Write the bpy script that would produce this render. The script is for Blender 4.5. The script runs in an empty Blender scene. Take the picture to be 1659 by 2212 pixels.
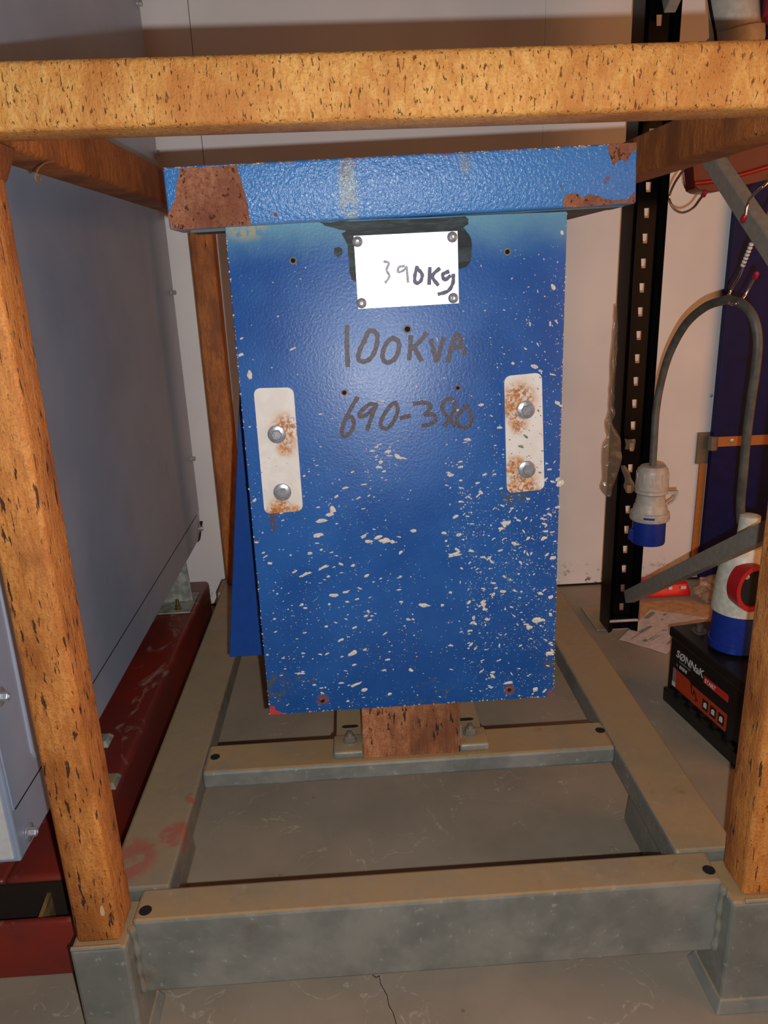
import bpy, bmesh, math, random
from mathutils import Vector, Matrix, noise as mnoise

# ------------------------------------------------------------------ camera, light, exposure
S = bpy.context.scene
COL = S.collection
F, CX, CY = 1619.0, 829.5, 1106.0            # focal length and centre for a 1659 x 2212 frame
R = ((0.99803038, -0.05092537, 0.03663294),
     (-0.05029767, -0.30060944, 0.95242013),
     (-0.03749014, -0.95238678, -0.30257878))
EYE = Vector((0.0, 0.0, 1.3))
cd = bpy.data.cameras.new('camera')
cam = bpy.data.objects.new('camera', cd); COL.objects.link(cam)
right = Vector((R[0][0], R[1][0], R[2][0])); down = Vector((R[0][1], R[1][1], R[2][1])); fwd = Vector((R[0][2], R[1][2], R[2][2]))
mm = Matrix((right, -down, -fwd)).transposed().to_4x4(); mm.translation = EYE
cam.matrix_world = mm
cd.sensor_fit = 'HORIZONTAL'; cd.sensor_width = 36; cd.lens = 36 * F / 1659; cd.clip_start = 0.02
S.camera = cam

W = bpy.data.worlds.new('room_ambience'); S.world = W; W.use_nodes = True
W.node_tree.nodes['Background'].inputs[0].default_value = (1.0, 0.50, 0.30, 1)
W.node_tree.nodes['Background'].inputs[1].default_value = 0.06

def spot(name, loc, target, energy, col, radius, angle, blend, linear=False):
    l = bpy.data.lights.new(name, 'SPOT'); o = bpy.data.objects.new(name, l); COL.objects.link(o)
    l.energy = energy; l.color = col; l.shadow_soft_size = radius; l.spot_size = math.radians(angle); l.spot_blend = blend
    o.location = loc; o.rotation_euler = (Vector(target) - Vector(loc)).to_track_quat('-Z', 'Y').to_euler()
    if linear:
        l.use_nodes = True; nt = l.node_tree; em = nt.nodes['Emission']
        fo = nt.nodes.new('ShaderNodeLightFalloff'); fo.inputs[0].default_value = 1.0
        nt.links.new(fo.outputs['Linear'], em.inputs['Strength'])
    return o
def area(name, loc, target, energy, col, size):
    l = bpy.data.lights.new(name, 'AREA'); o = bpy.data.objects.new(name, l); COL.objects.link(o)
    l.energy = energy; l.color = col; l.size = size
    o.location = loc; o.rotation_euler = (Vector(target) - Vector(loc)).to_track_quat('-Z', 'Y').to_euler()
    return o
spot('phone_flash', (0.03, 0.0, 1.253), (0.05, 1.4, 0.93), 35, (0.95, 0.98, 1.0), 0.006, 165, 0.8, True)
area('warm_site_lamp', (2.6, 0.7, 1.35), (1.1, 2.9, 0.9), 30, (1.0, 0.42, 0.16), 2.2)

vs = S.view_settings
vs.view_transform = 'Standard'; vs.look = 'None'; vs.exposure = 0.06; vs.gamma = 1.0; vs.use_curve_mapping = False

# ------------------------------------------------------------------ helpers: picture point -> place in the room
def ray(x, y):
    u, v = (x - CX) / F, (y - CY) / F
    return Vector((R[0][0] * u + R[0][1] * v + R[0][2], R[1][0] * u + R[1][1] * v + R[1][2], R[2][0] * u + R[2][1] * v + R[2][2]))
def on_z(x, y, z): r = ray(x, y); return EYE + r * ((z - EYE.z) / r.z)
def on_y(x, y, Y): r = ray(x, y); return EYE + r * (Y / r.y)
def on_x(x, y, X): r = ray(x, y); return EYE + r * (X / r.x)
def lin(c): c /= 255.0; return c / 12.92 if c <= 0.04045 else ((c + 0.055) / 1.055) ** 2.4
def rgb(r, g, b): return (lin(r), lin(g), lin(b), 1.0)

# ------------------------------------------------------------------ helpers: materials
class Mat:
    def __init__(s, name, base=(0.5, 0.5, 0.5, 1), rough=0.6, metal=0.0, spec=0.5):
        s.m = bpy.data.materials.new(name); s.m.use_nodes = True; s.nt = s.m.node_tree
        s.b = s.nt.nodes['Principled BSDF']
        s.b.inputs['Base Color'].default_value = base; s.b.inputs['Roughness'].default_value = rough
        s.b.inputs['Metallic'].default_value = metal; s.b.inputs['Specular IOR Level'].default_value = spec
        s.tc = s.nt.nodes.new('ShaderNodeTexCoord').outputs['Object']
    def put(s, sock, v):
        if isinstance(v, bpy.types.NodeSocket): s.nt.links.new(v, sock)
        elif v is not None: sock.default_value = v
    def mp(s, scale=(1, 1, 1), rot=(0, 0, 0), vec=None):
        n = s.nt.nodes.new('ShaderNodeMapping'); n.inputs['Scale'].default_value = scale; n.inputs['Rotation'].default_value = rot
        s.put(n.inputs['Vector'], vec or s.tc); return n.outputs[0]
    def noise(s, scale, detail=4, rough=0.55, vec=None, dist=0.0):
        n = s.nt.nodes.new('ShaderNodeTexNoise'); n.inputs['Scale'].default_value = scale; n.inputs['Detail'].default_value = detail
        n.inputs['Roughness'].default_value = rough; n.inputs['Distortion'].default_value = dist
        s.put(n.inputs['Vector'], vec or s.tc); return n.outputs['Fac']
    def voro(s, scale, vec=None, feature='F1'):
        n = s.nt.nodes.new('ShaderNodeTexVoronoi'); n.feature = feature; n.inputs['Scale'].default_value = scale
        s.put(n.inputs['Vector'], vec or s.tc); return n.outputs['Distance']
    def math(s, op, a, b=0.0, clamp=False):
        n = s.nt.nodes.new('ShaderNodeMath'); n.operation = op; n.use_clamp = clamp
        s.put(n.inputs[0], a); s.put(n.inputs[1], b); return n.outputs[0]
    def step(s, v, lo, hi, a=0.0, b=1.0):
        n = s.nt.nodes.new('ShaderNodeMapRange'); n.interpolation_type = 'SMOOTHSTEP'
        n.inputs['From Min'].default_value = lo; n.inputs['From Max'].default_value = hi
        n.inputs['To Min'].default_value = a; n.inputs['To Max'].default_value = b
        s.put(n.inputs['Value'], v); return n.outputs[0]
    def mix(s, f, a, b):
        n = s.nt.nodes.new('ShaderNodeMix'); n.data_type = 'RGBA'
        s.put(n.inputs[0], f); s.put(n.inputs[6], a); s.put(n.inputs[7], b); return n.outputs[2]
    def bump(s, h, strength=0.3, dist=0.001):
        n = s.nt.nodes.new('ShaderNodeBump'); n.inputs['Strength'].default_value = strength; n.inputs['Distance'].default_value = dist
        s.put(n.inputs['Height'], h); s.nt.links.new(n.outputs[0], s.b.inputs['Normal'])
    def near(s, p, r0, r1, scl=(1, 1, 1)):
        """1 within r0 of the local point p, 0 beyond r1"""
        n = s.nt.nodes.new('ShaderNodeVectorMath'); n.operation = 'SUBTRACT'; s.put(n.inputs[0], s.tc); n.inputs[1].default_value = p
        k = s.nt.nodes.new('ShaderNodeVectorMath'); k.operation = 'MULTIPLY'; s.put(k.inputs[0], n.outputs[0]); k.inputs[1].default_value = scl
        l = s.nt.nodes.new('ShaderNodeVectorMath'); l.operation = 'LENGTH'; s.put(l.inputs[0], k.outputs[0])
        return s.step(l.outputs['Value'], r0, r1, 1.0, 0.0)
    def xyz(s, i, vec=None):
        n = s.nt.nodes.new('ShaderNodeSeparateXYZ'); s.put(n.inputs[0], vec or s.tc); return n.outputs[i]
    def up(s):
        g = s.nt.nodes.new('ShaderNodeNewGeometry'); return s.xyz(2, g.outputs['Normal'])
    def color(s, v): s.put(s.b.inputs['Base Color'], v)
    def rough(s, v): s.put(s.b.inputs['Roughness'], v)

def plain(name, c, rough=0.6, metal=0.0, spec=0.5, grain=0.0, gscale=60):
    m = Mat(name, c, rough, metal, spec)
    n = m.noise(gscale, 3)
    k = 0.05 + grain
    d = tuple(x * (1 - k) for x in c[:3]) + (1,); e = tuple(min(1, x * (1 + k)) for x in c[:3]) + (1,)
    m.color(m.mix(m.step(n, 0.35, 0.65), d, e)); m.bump(n, 0.08, 0.0005)
    return m.m

def rust(name, light, mid, dark, pit, stretch=0.28, pits=0.5, pscale=150):
    m = Mat(name, mid, 0.62, 0.0, 0.45)
    v = m.mp((1, 1, stretch))
    a = m.noise(105, 6, 0.68, v, 0.5); b = m.noise(9, 4, 0.6, m.mp((1, 1, 0.5))); c = m.noise(260, 3, 0.6)
    col = m.mix(m.step(a, 0.38, 0.62), mid, light)
    col = m.mix(m.step(b, 0.42, 0.68), col, dark)
    col = m.mix(m.math('MULTIPLY', m.step(c, 0.5, 0.66), 0.55), col, dark)
    p1 = m.noise(pscale, 4, 0.6, m.mp((1, 1, stretch * 0.75)), 0.3)
    gate = m.noise(17, 3, 0.6, m.mp((1.5, 1.5, 0.4)))
    pm = m.math('MULTIPLY', m.step(p1, 0.60, 0.66), m.step(gate, 0.62 - 0.3 * pits, 0.70 - 0.3 * pits), True)
    col = m.mix(pm, col, pit)
    m.color(col)
    h = m.math('SUBTRACT', m.math('ADD', a, m.math('MULTIPLY', c, 0.5)), m.math('MULTIPLY', pm, 0.6))
    m.bump(h, 0.9, 0.003)
    return m.m

def galva(name, base, light, dust, dustk=0.7, red=None):
    m = Mat(name, base, 0.5, 0.25, 0.45)
    v = m.voro(34, m.mp((1, 1, 0.8)))
    n = m.noise(7, 5, 0.6); f = m.noise(55, 5, 0.65)
    col = m.mix(m.step(n, 0.38, 0.62), base, light)
    col = m.mix(m.step(v, 0.2, 0.7, 0.0, 0.12), col, rgb(160, 162, 154))
    col = m.mix(m.math('MULTIPLY', m.step(f, 0.60, 0.70), 0.6), col, rgb(185, 186, 178))
    dm = m.math('MULTIPLY', m.step(m.up(), 0.55, 0.9), m.step(m.noise(4, 5, 0.6), 0.30, 0.55, dustk * 0.55, dustk), True)
    col = m.mix(dm, col, dust)
    col = m.mix(m.math('MULTIPLY', m.step(m.noise(11, 6, 0.7), 0.60, 0.74), 0.45), col, rgb(122, 92, 58))
    if red:
        for p, r in red:
            k = m.math('MULTIPLY', m.near(p, r * 0.6, r), m.step(m.noise(30, 4, 0.6), 0.35, 0.5), True)
            col = m.mix(m.math('MULTIPLY', k, 0.7), col, rgb(176, 92, 78))
    m.color(col); m.rough(m.step(f, 0.3, 0.7, 0.42, 0.62)); m.bump(f, 0.25, 0.001)
    return m.m

# ------------------------------------------------------------------ helpers: objects
ORG = {}
def thing(name, label, cat, loc, group=None):
    o = bpy.data.objects.new(name, None); COL.objects.link(o); o.location = loc; o.empty_display_size = 0.05
    o['label'] = label; o['category'] = cat
    if group: o['group'] = group
    ORG[o] = Vector(loc); return o
def tag(o, label, cat, group=None):
    o['label'] = label; o['category'] = cat
    if group: o['group'] = group
    return o
def put(name, bm, mat, parent=None, smooth=False, org=None, mods=None):
    me = bpy.data.meshes.new(name)
    bmesh.ops.recalc_face_normals(bm, faces=bm.faces[:])
    off = ORG.get(parent) if parent else (Vector(org) if org else None)
    if off is not None: bmesh.ops.translate(bm, verts=bm.verts[:], vec=-off)
    bm.to_mesh(me); bm.free()
    mats = mat if isinstance(mat, (list, tuple)) else [mat]
    for k in mats: me.materials.append(k)
    if smooth:
        for p in me.polygons: p.use_smooth = True
        try: me.set_sharp_from_angle(angle=math.radians(38))
        except Exception: pass
    o = bpy.data.objects.new(name, me); COL.objects.link(o)
    if parent: o.parent = parent; ORG[o] = ORG[parent]
    elif org: o.location = org; ORG[o] = Vector(org)
    else: ORG[o] = Vector((0, 0, 0))
    return o
def struct(name, bm, mat, parent=None, smooth=False):
    o = put(name, bm, mat, parent, smooth)
    if not parent: o['kind'] = 'structure'
    return o
def B(): return bmesh.new()
def hexa(bm, p, bev=0.0, seg=2):
    """8 points: bottom ring then top ring"""
    v = [bm.verts.new(q) for q in p]
    fs = [bm.faces.new([v[i] for i in f]) for f in ((3, 2, 1, 0), (4, 5, 6, 7), (0, 1, 5, 4), (1, 2, 6, 5), (2, 3, 7, 6), (3, 0, 4, 7))]
    if bev > 0:
        es = list({e for f in fs for e in f.edges})
        bmesh.ops.bevel(bm, geom=es, offset=bev, segments=seg, profile=0.5, affect='EDGES')
    return bm
def box(bm, x0, x1, y0, y1, z0, z1, bev=0.0, seg=2):
    return hexa(bm, [(x0, y0, z0), (x1, y0, z0), (x1, y1, z0), (x0, y1, z0), (x0, y0, z1), (x1, y0, z1), (x1, y1, z1), (x0, y1, z1)], bev, seg)
def obox(bm, a, b, w, h, bev=0.0, upv=Vector((0, 0, 1))):
    """a bar from a to b, w wide sideways and h tall"""
    a = Vector(a); b = Vector(b); d = (b - a).normalized(); s = d.cross(upv).normalized() * (w / 2); u = s.cross(d).normalized() * (h / 2)
    pts = [a - s - u, a + s - u, b + s - u, b - s - u, a - s + u, a + s + u, b + s + u, b - s + u]
    return hexa(bm, pts, bev)
def smooth_path(pts, n=6):
    P = [Vector(p) for p in pts]; out = []
    for i in range(len(P) - 1):
        p0 = P[max(i - 1, 0)]; p1 = P[i]; p2 = P[i + 1]; p3 = P[min(i + 2, len(P) - 1)]
        for k in range(n):
            t = k / n
            out.append(0.5 * ((2 * p1) + (p2 - p0) * t + (2 * p0 - 5 * p1 + 4 * p2 - p3) * t * t + (3 * p1 - p0 - 3 * p2 + p3) * t ** 3))
    out.append(P[-1]); return out
def tube(bm, pts, r, seg=10, n=6, cap=True):
    P = smooth_path(pts, n) if n > 1 else [Vector(p) for p in pts]
    rr = r if callable(r) else (lambda t: r)
    rings = []; prev = None
    for i, p in enumerate(P):
        t = (P[min(i + 1, len(P) - 1)] - P[max(i - 1, 0)]).normalized()
        if prev is None:
            a = Vector((0, 0, 1)) if abs(t.z) < 0.9 else Vector((1, 0, 0)); s = t.cross(a).normalized()
        else: s = (prev - t * prev.dot(t)).normalized()
        prev = s; u = t.cross(s); q = rr(i / (len(P) - 1))
        rings.append([bm.verts.new(p + (s * math.cos(2 * math.pi * k / seg) + u * math.sin(2 * math.pi * k / seg)) * q) for k in range(seg)])
    for a, b in zip(rings, rings[1:]):
        for k in range(seg): bm.faces.new((a[k], a[(k + 1) % seg], b[(k + 1) % seg], b[k]))
    if cap: bm.faces.new(rings[0][::-1]); bm.faces.new(rings[-1])
    return bm
def lathe(bm, o, axis, prof, seg=28, cap=True):
    """prof: (distance along axis, radius)"""
    o = Vector(o); t = Vector(axis).normalized(); a = Vector((0, 0, 1)) if abs(t.z) < 0.9 else Vector((1, 0, 0))
    s = t.cross(a).normalized(); u = t.cross(s); rings = []
    for d, r in prof:
        rings.append([bm.verts.new(o + t * d + (s * math.cos(2 * math.pi * k / seg) + u * math.sin(2 * math.pi * k / seg)) * max(r, 1e-5)) for k in range(seg)])
    for a, b in zip(rings, rings[1:]):
        for k in range(seg): bm.faces.new((a[k], a[(k + 1) % seg], b[(k + 1) % seg], b[k]))
    if cap: bm.faces.new(rings[0][::-1]); bm.faces.new(rings[-1])
    return bm
def prism(bm, pts, nrm, th):
    """flat outline given as 3D points, thickened by th along nrm"""
    n = Vector(nrm).normalized() * th
    a = [bm.verts.new(Vector(p)) for p in pts]; b = [bm.verts.new(Vector(p) + n) for p in pts]
    bm.faces.new(a[::-1]); bm.faces.new(b)
    for i in range(len(a)): bm.faces.new((a[i], a[(i + 1) % len(a)], b[(i + 1) % len(a)], b[i]))
    return bm
def bolt(parent, p, axis, r=0.013, name='bolt', mat=None, washer=1.7, h=0.009):
    """hex head with flange washer as one mesh; axis points out of the surface"""
    bm = B(); lathe(bm, p, axis, [(0, r * washer), (0.0016, r * washer), (0.003, r * washer * 0.86), (0.0032, r * 0.5)], 24)
    lathe(bm, Vector(p) + Vector(axis).normalized() * 0.0025, axis, [(0, r), (h * 0.8, r), (h, r * 0.86), (h, r * 0.55), (h * 0.8, r * 0.5)], 6)
    return put(name, bm, mat or M_zinc, parent, True)
def ribbon(bm, pts, w, y, th=0.0004):
    """a pen stroke on the plane Y = y facing the camera; pts are (x, z)"""
    P = [Vector((p[0], p[1], 0)) for p in pts]
    P = smooth_path(P, 5) if len(P) > 2 else P
    L, Rr = [], []
    for i, p in enumerate(P):
        t = (P[min(i + 1, len(P) - 1)] - P[max(i - 1, 0)]).normalized(); n = Vector((-t.y, t.x, 0)) * w * 0.5 * (1 + 0.12 * math.sin(i * 1.7))
        L.append(p + n); Rr.append(p - n)
    t0 = (P[1] - P[0]).normalized() * w * 0.35; t1 = (P[-1] - P[-2]).normalized() * w * 0.35
    L[0] -= t0; Rr[0] -= t0; L[-1] += t1; Rr[-1] += t1
    rows = [(bm.verts.new((a.x, y - th - k * 4e-6, a.y)), bm.verts.new((b.x, y - th - k * 4e-6, b.y))) for k, (a, b) in enumerate(zip(L, Rr))]
    for a, b in zip(rows, rows[1:]): bm.faces.new((a[0], a[1], b[1], b[0]))
def flecks(bm, items, Y0, rng, k_t=0.0):
    """raised blobs of dried mortar: items are (x, z, half length, half width, angle)"""
    for x, z, a, b, ang in items:
        y = Y0 - k_t * (z - 1.39)
        n = 5 if a < 0.0012 else 8
        c = bm.verts.new((x, y - min(0.0012, 0.0003 + 0.35 * b), z)); ring = []
        for k in range(n):
            t = 2 * math.pi * k / n; q = rng.uniform(0.65, 1.25)
            u, v = a * q * math.cos(t), b * q * math.sin(t)
            ring.append(bm.verts.new((x + u * math.cos(ang) - v * math.sin(ang), y - 0.00005, z + u * math.sin(ang) + v * math.cos(ang))))
        for k in range(n): bm.faces.new((c, ring[k], ring[(k + 1) % n]))
def text(name, s, size, mat, loc, xdir, ydir, parent, th=0.0002, shear=0.0, bold=0.0):
    """flat lettering as a mesh, in the plane of xdir and ydir"""
    cu = bpy.data.curves.new(name, 'FONT'); cu.body = s; cu.size = size; cu.extrude = th; cu.shear = shear; cu.offset = bold
    cu.align_x = 'LEFT'; cu.resolution_u = 2
    tmp = bpy.data.objects.new(name, cu); COL.objects.link(tmp)
    dg = bpy.context.evaluated_depsgraph_get(); me = bpy.data.meshes.new_from_object(tmp.evaluated_get(dg))
    bpy.data.objects.remove(tmp)
    X = Vector(xdir).normalized(); Y = Vector(ydir).normalized(); Z = X.cross(Y)
    mt = Matrix((X, Y, Z)).transposed().to_4x4(); mt.translation = Vector(loc) - ORG[parent]
    me.transform(mt); me.materials.clear(); me.materials.append(mat)
    o = bpy.data.objects.new(name, me); COL.objects.link(o); o.parent = parent; ORG[o] = ORG[parent]; return o
rng = random.Random(7)

# ------------------------------------------------------------------ materials
M_beam = rust('yellow_orange_rust', rgb(238, 180, 100), rgb(220, 152, 74), rgb(198, 124, 56), rgb(122, 76, 40), 0.42, 1.1, 260)
M_post = rust('streaked_orange_rust', rgb(226, 152, 78), rgb(206, 128, 58), rgb(166, 96, 42), rgb(74, 48, 38), 0.24, 1.25, 140)
M_side = rust('brown_rust', rgb(182, 108, 48), rgb(154, 86, 36), rgb(122, 66, 30), rgb(70, 40, 24), 0.25, 0.2, 120)
M_patch = rust('flaking_red_rust', rgb(176, 118, 86), rgb(156, 92, 62), rgb(128, 70, 44), rgb(84, 46, 34), 1.0, 0.8, 130)
M_block = rust('dark_flaking_rust', rgb(196, 134, 92), rgb(168, 104, 66), rgb(126, 76, 48), rgb(60, 40, 34), 0.35, 1.0, 90)
M_galv = galva('galvanised_steel', rgb(122, 126, 120), rgb(148, 148, 140), rgb(178, 146, 102), 0.95)
M_galv2 = galva('dusty_galvanised_steel', rgb(122, 122, 112), rgb(140, 138, 126), rgb(172, 144, 104), 0.9)
M_brace = plain('matt_galvanised_brace', rgb(150, 146, 136), 0.55, 0.2, 0.4, 0.03)
M_zinc = plain('zinc_plated_steel', rgb(176, 178, 184), 0.34, 0.55, 0.6, 0.1, 220)
M_chrome = plain('chromed_wire', rgb(215, 210, 205), 0.15, 1.0)
M_black = plain('glossy_black_paint', rgb(4, 5, 8), 0.25, 0.0, 0.12)
M_dark = plain('dark_void', rgb(14, 12, 11), 0.9)
M_ink = Mat('marker_ink', rgb(40, 30, 42), 0.42, 0.0, 0.6)
_n = M_ink.noise(900, 2); M_ink.color(M_ink.mix(M_ink.step(_n, 0.45, 0.6), rgb(20, 16, 32), rgb(112, 88, 98))); M_ink.bump(_n, 0.6, 0.0006); M_ink = M_ink.m
M_mortar = plain('dried_mortar', rgb(222, 210, 196), 0.85, 0, 0.3, 0.15, 400)
M_grit = plain('grey_grit', rgb(136, 132, 122), 0.9, 0, 0.3, 0.2, 300)
M_tar = Mat('dark_sealant', rgb(34, 40, 42), 0.5, 0.0, 0.25)
_n = M_tar.noise(60, 4, 0.6, M_tar.mp((0.4, 1, 2))); M_tar.color(M_tar.mix(M_tar.step(_n, 0.4, 0.66), rgb(26, 32, 34), rgb(58, 68, 70))); M_tar.bump(_n, 0.5, 0.001); M_tar = M_tar.m

# white sandwich wall
m = Mat('white_wall_panel', rgb(214, 210, 206), 0.5, 0, 0.35)
n = m.noise(2.2, 4); f = m.noise(160, 3)
c = m.mix(m.step(n, 0.35, 0.65), rgb(216, 212, 208), rgb(206, 202, 200))
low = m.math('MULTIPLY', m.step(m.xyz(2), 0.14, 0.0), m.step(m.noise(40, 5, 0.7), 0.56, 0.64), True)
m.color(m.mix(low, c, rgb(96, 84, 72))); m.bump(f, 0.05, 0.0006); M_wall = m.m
# floor: worn painted concrete
m = Mat('worn_grey_floor', rgb(130, 120, 108), 0.6, 0, 0.35)
n = m.noise(3.0, 6, 0.6); f = m.noise(120, 4, 0.6)
c = m.mix(m.step(n, 0.35, 0.65), rgb(154, 138, 118), rgb(138, 125, 108))
c = m.mix(m.math('MULTIPLY', m.step(m.noise(1.1, 3), 0.5, 0.6), 0.4), c, rgb(154, 142, 130))
sc = m.noise(5.5, 3, 0.55, m.mp((1, 1, 1), (0, 0, 0.5)), 0.6)
line = m.step(m.math('ABSOLUTE', m.math('SUBTRACT', sc, 0.5)), 0.0, 0.009, 1.0, 0.0)
line = m.math('MULTIPLY', m.math('MULTIPLY', line, m.step(m.noise(70, 4, 0.7), 0.44, 0.56)), m.step(m.noise(3.3, 2), 0.46, 0.52), True)
c = m.mix(m.math('MULTIPLY', line, 0.4), c, rgb(206, 190, 168))
c = m.mix(m.math('MULTIPLY', m.step(m.voro(9), 0.045, 0.02), 0.55), c, rgb(92, 82, 72))
c = m.mix(m.math('MULTIPLY', m.step(f, 0.66, 0.74), 0.5), c, rgb(176, 168, 156))
m.color(c); m.bump(f, 0.12, 0.0008); M_floor = m.m
# cabinet
m = Mat('grey_powder_coat', rgb(166, 172, 184), 0.36, 0, 0.5)
n = m.noise(3.5, 4, 0.6); s1 = m.noise(26, 4, 0.7, m.mp((1, 0.5, 0.25)))
c = m.mix(m.step(n, 0.3, 0.7), rgb(156, 167, 186), rgb(142, 153, 174))
sm = m.math('MULTIPLY', m.step(s1, 0.62, 0.74), m.step(m.xyz(2), 0.9, 0.3), True)
m.color(m.mix(m.math('MULTIPLY', sm, 0.4), c, rgb(120, 120, 122))); m.bump(m.noise(300, 2), 0.06, 0.0004); M_cab = m.m
# red skid
m = Mat('oxide_red_paint', rgb(112, 34, 26), 0.4, 0, 0.5)
n = m.noise(10, 6, 0.7, m.mp((1, 0.6, 1)), 0.8)
c = m.mix(m.step(m.noise(4, 3), 0.4, 0.6), rgb(128, 38, 26), rgb(108, 40, 34))
k = m.math('MULTIPLY', m.step(n, 0.55, 0.66), m.step(m.up(), 0.4, 0.8), True)
m.color(m.mix(m.math('MULTIPLY', k, 0.55), c, rgb(176, 146, 138))); m.bump(n, 0.2, 0.001); M_red = m.m

# ------------------------------------------------------------------ the setting
bm = B(); box(bm, -3.5, 4.0, -3.0, 3.0, -0.1, 0.0); struct('floor', bm, M_floor)
bm = B(); pth = [on_z(x, y, 0) for x, y in ((798, 2100), (812, 2112), (820, 2108), (822, 2125), (836, 2150), (840, 2172), (850, 2190), (856, 2212), (866, 2240))]
for a, b in zip(pth, pth[1:]): obox(bm, Vector((a.x, a.y, .0003)), Vector((b.x, b.y, .0003)), .0013, .0006)
put('floor_crack', bm, M_dark, bpy.data.objects['floor'])
YW = 2.91
bm = B(); box(bm, -3.5, 4.0, YW + 0.004, YW + 0.12, 0.0, 3.2); wall = struct('wall_back', bm, M_dark)
for a, b in ((-3.5, -1.674), (-1.672, -0.4735), (-0.4715, 0.728), (0.7285, 1.478), (1.4795, 2.76), (2.762, 4.0)):
    bm = B(); box(bm, a, b, YW, YW + 0.004, 0.012, 3.2, 0.0005); struct('wall_panel', bm, M_wall, wall)
for x, z in ((-0.52, 1.9), (0.775, 1.79), (1.436, 1.19), (1.43, 0.79), (-0.42, 1.13)):
    bm = B(); lathe(bm, (x, YW, z), (0, -1, 0), [(0, 0.007), (0.002, 0.006), (0.003, 0.002)], 12); struct('screw', bm, M_zinc, wall, True)

# ------------------------------------------------------------------ steel frame: galvanised base and rusted upper part
XL, XR = -0.4735, 0.6765         # centre lines of the front posts
ZT = 0.26
fr = thing('support_frame', 'steel stand with rusted orange posts and beams on a galvanised base, around the blue transformer', 'frame', (0.1, 1.05, 0))
bm = B(); box(bm, -0.42, 0.612, 1.032, 1.105, 0.100, ZT, 0.006); put('front_rail', bm, M_galv, fr)
M_gl = galva('galvanised_side_rail', rgb(118, 118, 108), rgb(136, 132, 120), rgb(164, 140, 104), 0.85,
             [((-0.485, 0.19, 0.26), 0.045), ((-0.475, 0.30, 0.26), 0.022), ((-0.57, 0.13, 0.26), 0.07)])
bm = B(); hexa(bm, [(-0.49, 1.107, 0.20), (-0.372, 1.107, 0.20), (-0.372, 2.62, 0.20), (-0.49, 2.62, 0.20), (-0.49, 1.107, ZT), (-0.372, 1.107, ZT), (-0.372, 2.62, ZT), (-0.49, 2.62, ZT)], 0.006)
put('side_rail', bm, M_gl, fr)
bm = B(); box(bm, 0.558, 0.676, 1.107, 2.62, 0.20, ZT, 0.006); put('side_rail', bm, M_galv2, fr)
bm = B(); box(bm, -0.372, 0.558, 1.43, 1.535, 0.216, ZT, 0.007); put('cross_rail', bm, M_galv, fr)
bm = B(); box(bm, -0.372, 0.558, 2.08, 2.18, 0.216, ZT, 0.007); put('cross_rail', bm, M_galv2, fr)
bm = B(); box(bm, -0.372, 0.558, 2.55, 2.62, 0.10, ZT, 0.006); put('rear_rail', bm, M_galv2, fr)
for x0, x1, y0, y1 in ((-0.516, -0.422, 0.997, 1.10), (0.614, 0.725, 0.997, 1.10), (-0.51, -0.41, 2.48, 2.60), (0.60, 0.70, 2.48, 2.60)):
    bm = B(); box(bm, x0, x1, y0, y1, 0.018, 0.243, 0.006); put('leg', bm, M_galv, fr)
    bm = B(); hexa(bm, [(x0 - .012, y0 - .012, 0), (x1 + .012, y0 - .012, 0), (x1 + .012, y1 + .012, 0), (x0 - .012, y1 + .012, 0),
                        (x0 - .002, y0 - .002, 0.026), (x1 + .002, y0 - .002, 0.026), (x1 + .002, y1 + .002, 0.026), (x0 - .002, y1 + .002, 0.026)], 0.003)
    put('foot_plate', bm, M_galv, fr)
for sx, x0, x1 in ((-1, -0.485, -0.425), (1, 0.615, 0.675)):           # forkless skid blocks behind the front legs
    bm = B(); hexa(bm, [(x0, 1.10, 0), (x1, 1.10, 0), (x1, 1.50, 0), (x0, 1.50, 0), (x0, 1.10, 0.20), (x1, 1.10, 0.20), (x1, 1.45, 0.20), (x0, 1.45, 0.20)], 0.008)
    put('skid_foot', bm, M_galv2, fr)
for x in (XL, XR):                                                   # weld beads where the base meets the posts
    bm = B(); tube(bm, [(x - 0.04, 1.001, 0.243), (x - 0.01, 0.999, 0.245), (x + 0.03, 1.0, 0.244), (x + 0.04, 1.002, 0.243)], 0.004, 8, 4); put('weld_bead', bm, M_galv, fr, True)
for x, s in ((-0.421, 1), (0.613, -1)):
    bm = B(); tube(bm, [(x, 1.03, 0.25), (x + s * .003, 1.030, 0.2), (x + s * .001, 1.030, 0.15), (x + s * .004, 1.03, 0.105)], lambda t: 0.006 + 0.002 * math.sin(t * 23), 8, 8); put('weld_bead', bm, M_galv2, fr, True)
for x, y in ((-0.402, 1.055), (-0.352, 1.487), (0.598, 1.058), (0.545, 1.497)):
    bm = B(); lathe(bm, (x, y, ZT - 0.002), (0, 0, 1), [(0, 0.011), (0.0025, 0.011), (0.0025, 0.009), (0.0022, 0.0)], 18, False); put('drain_hole', bm, M_dark, fr, True)
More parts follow.
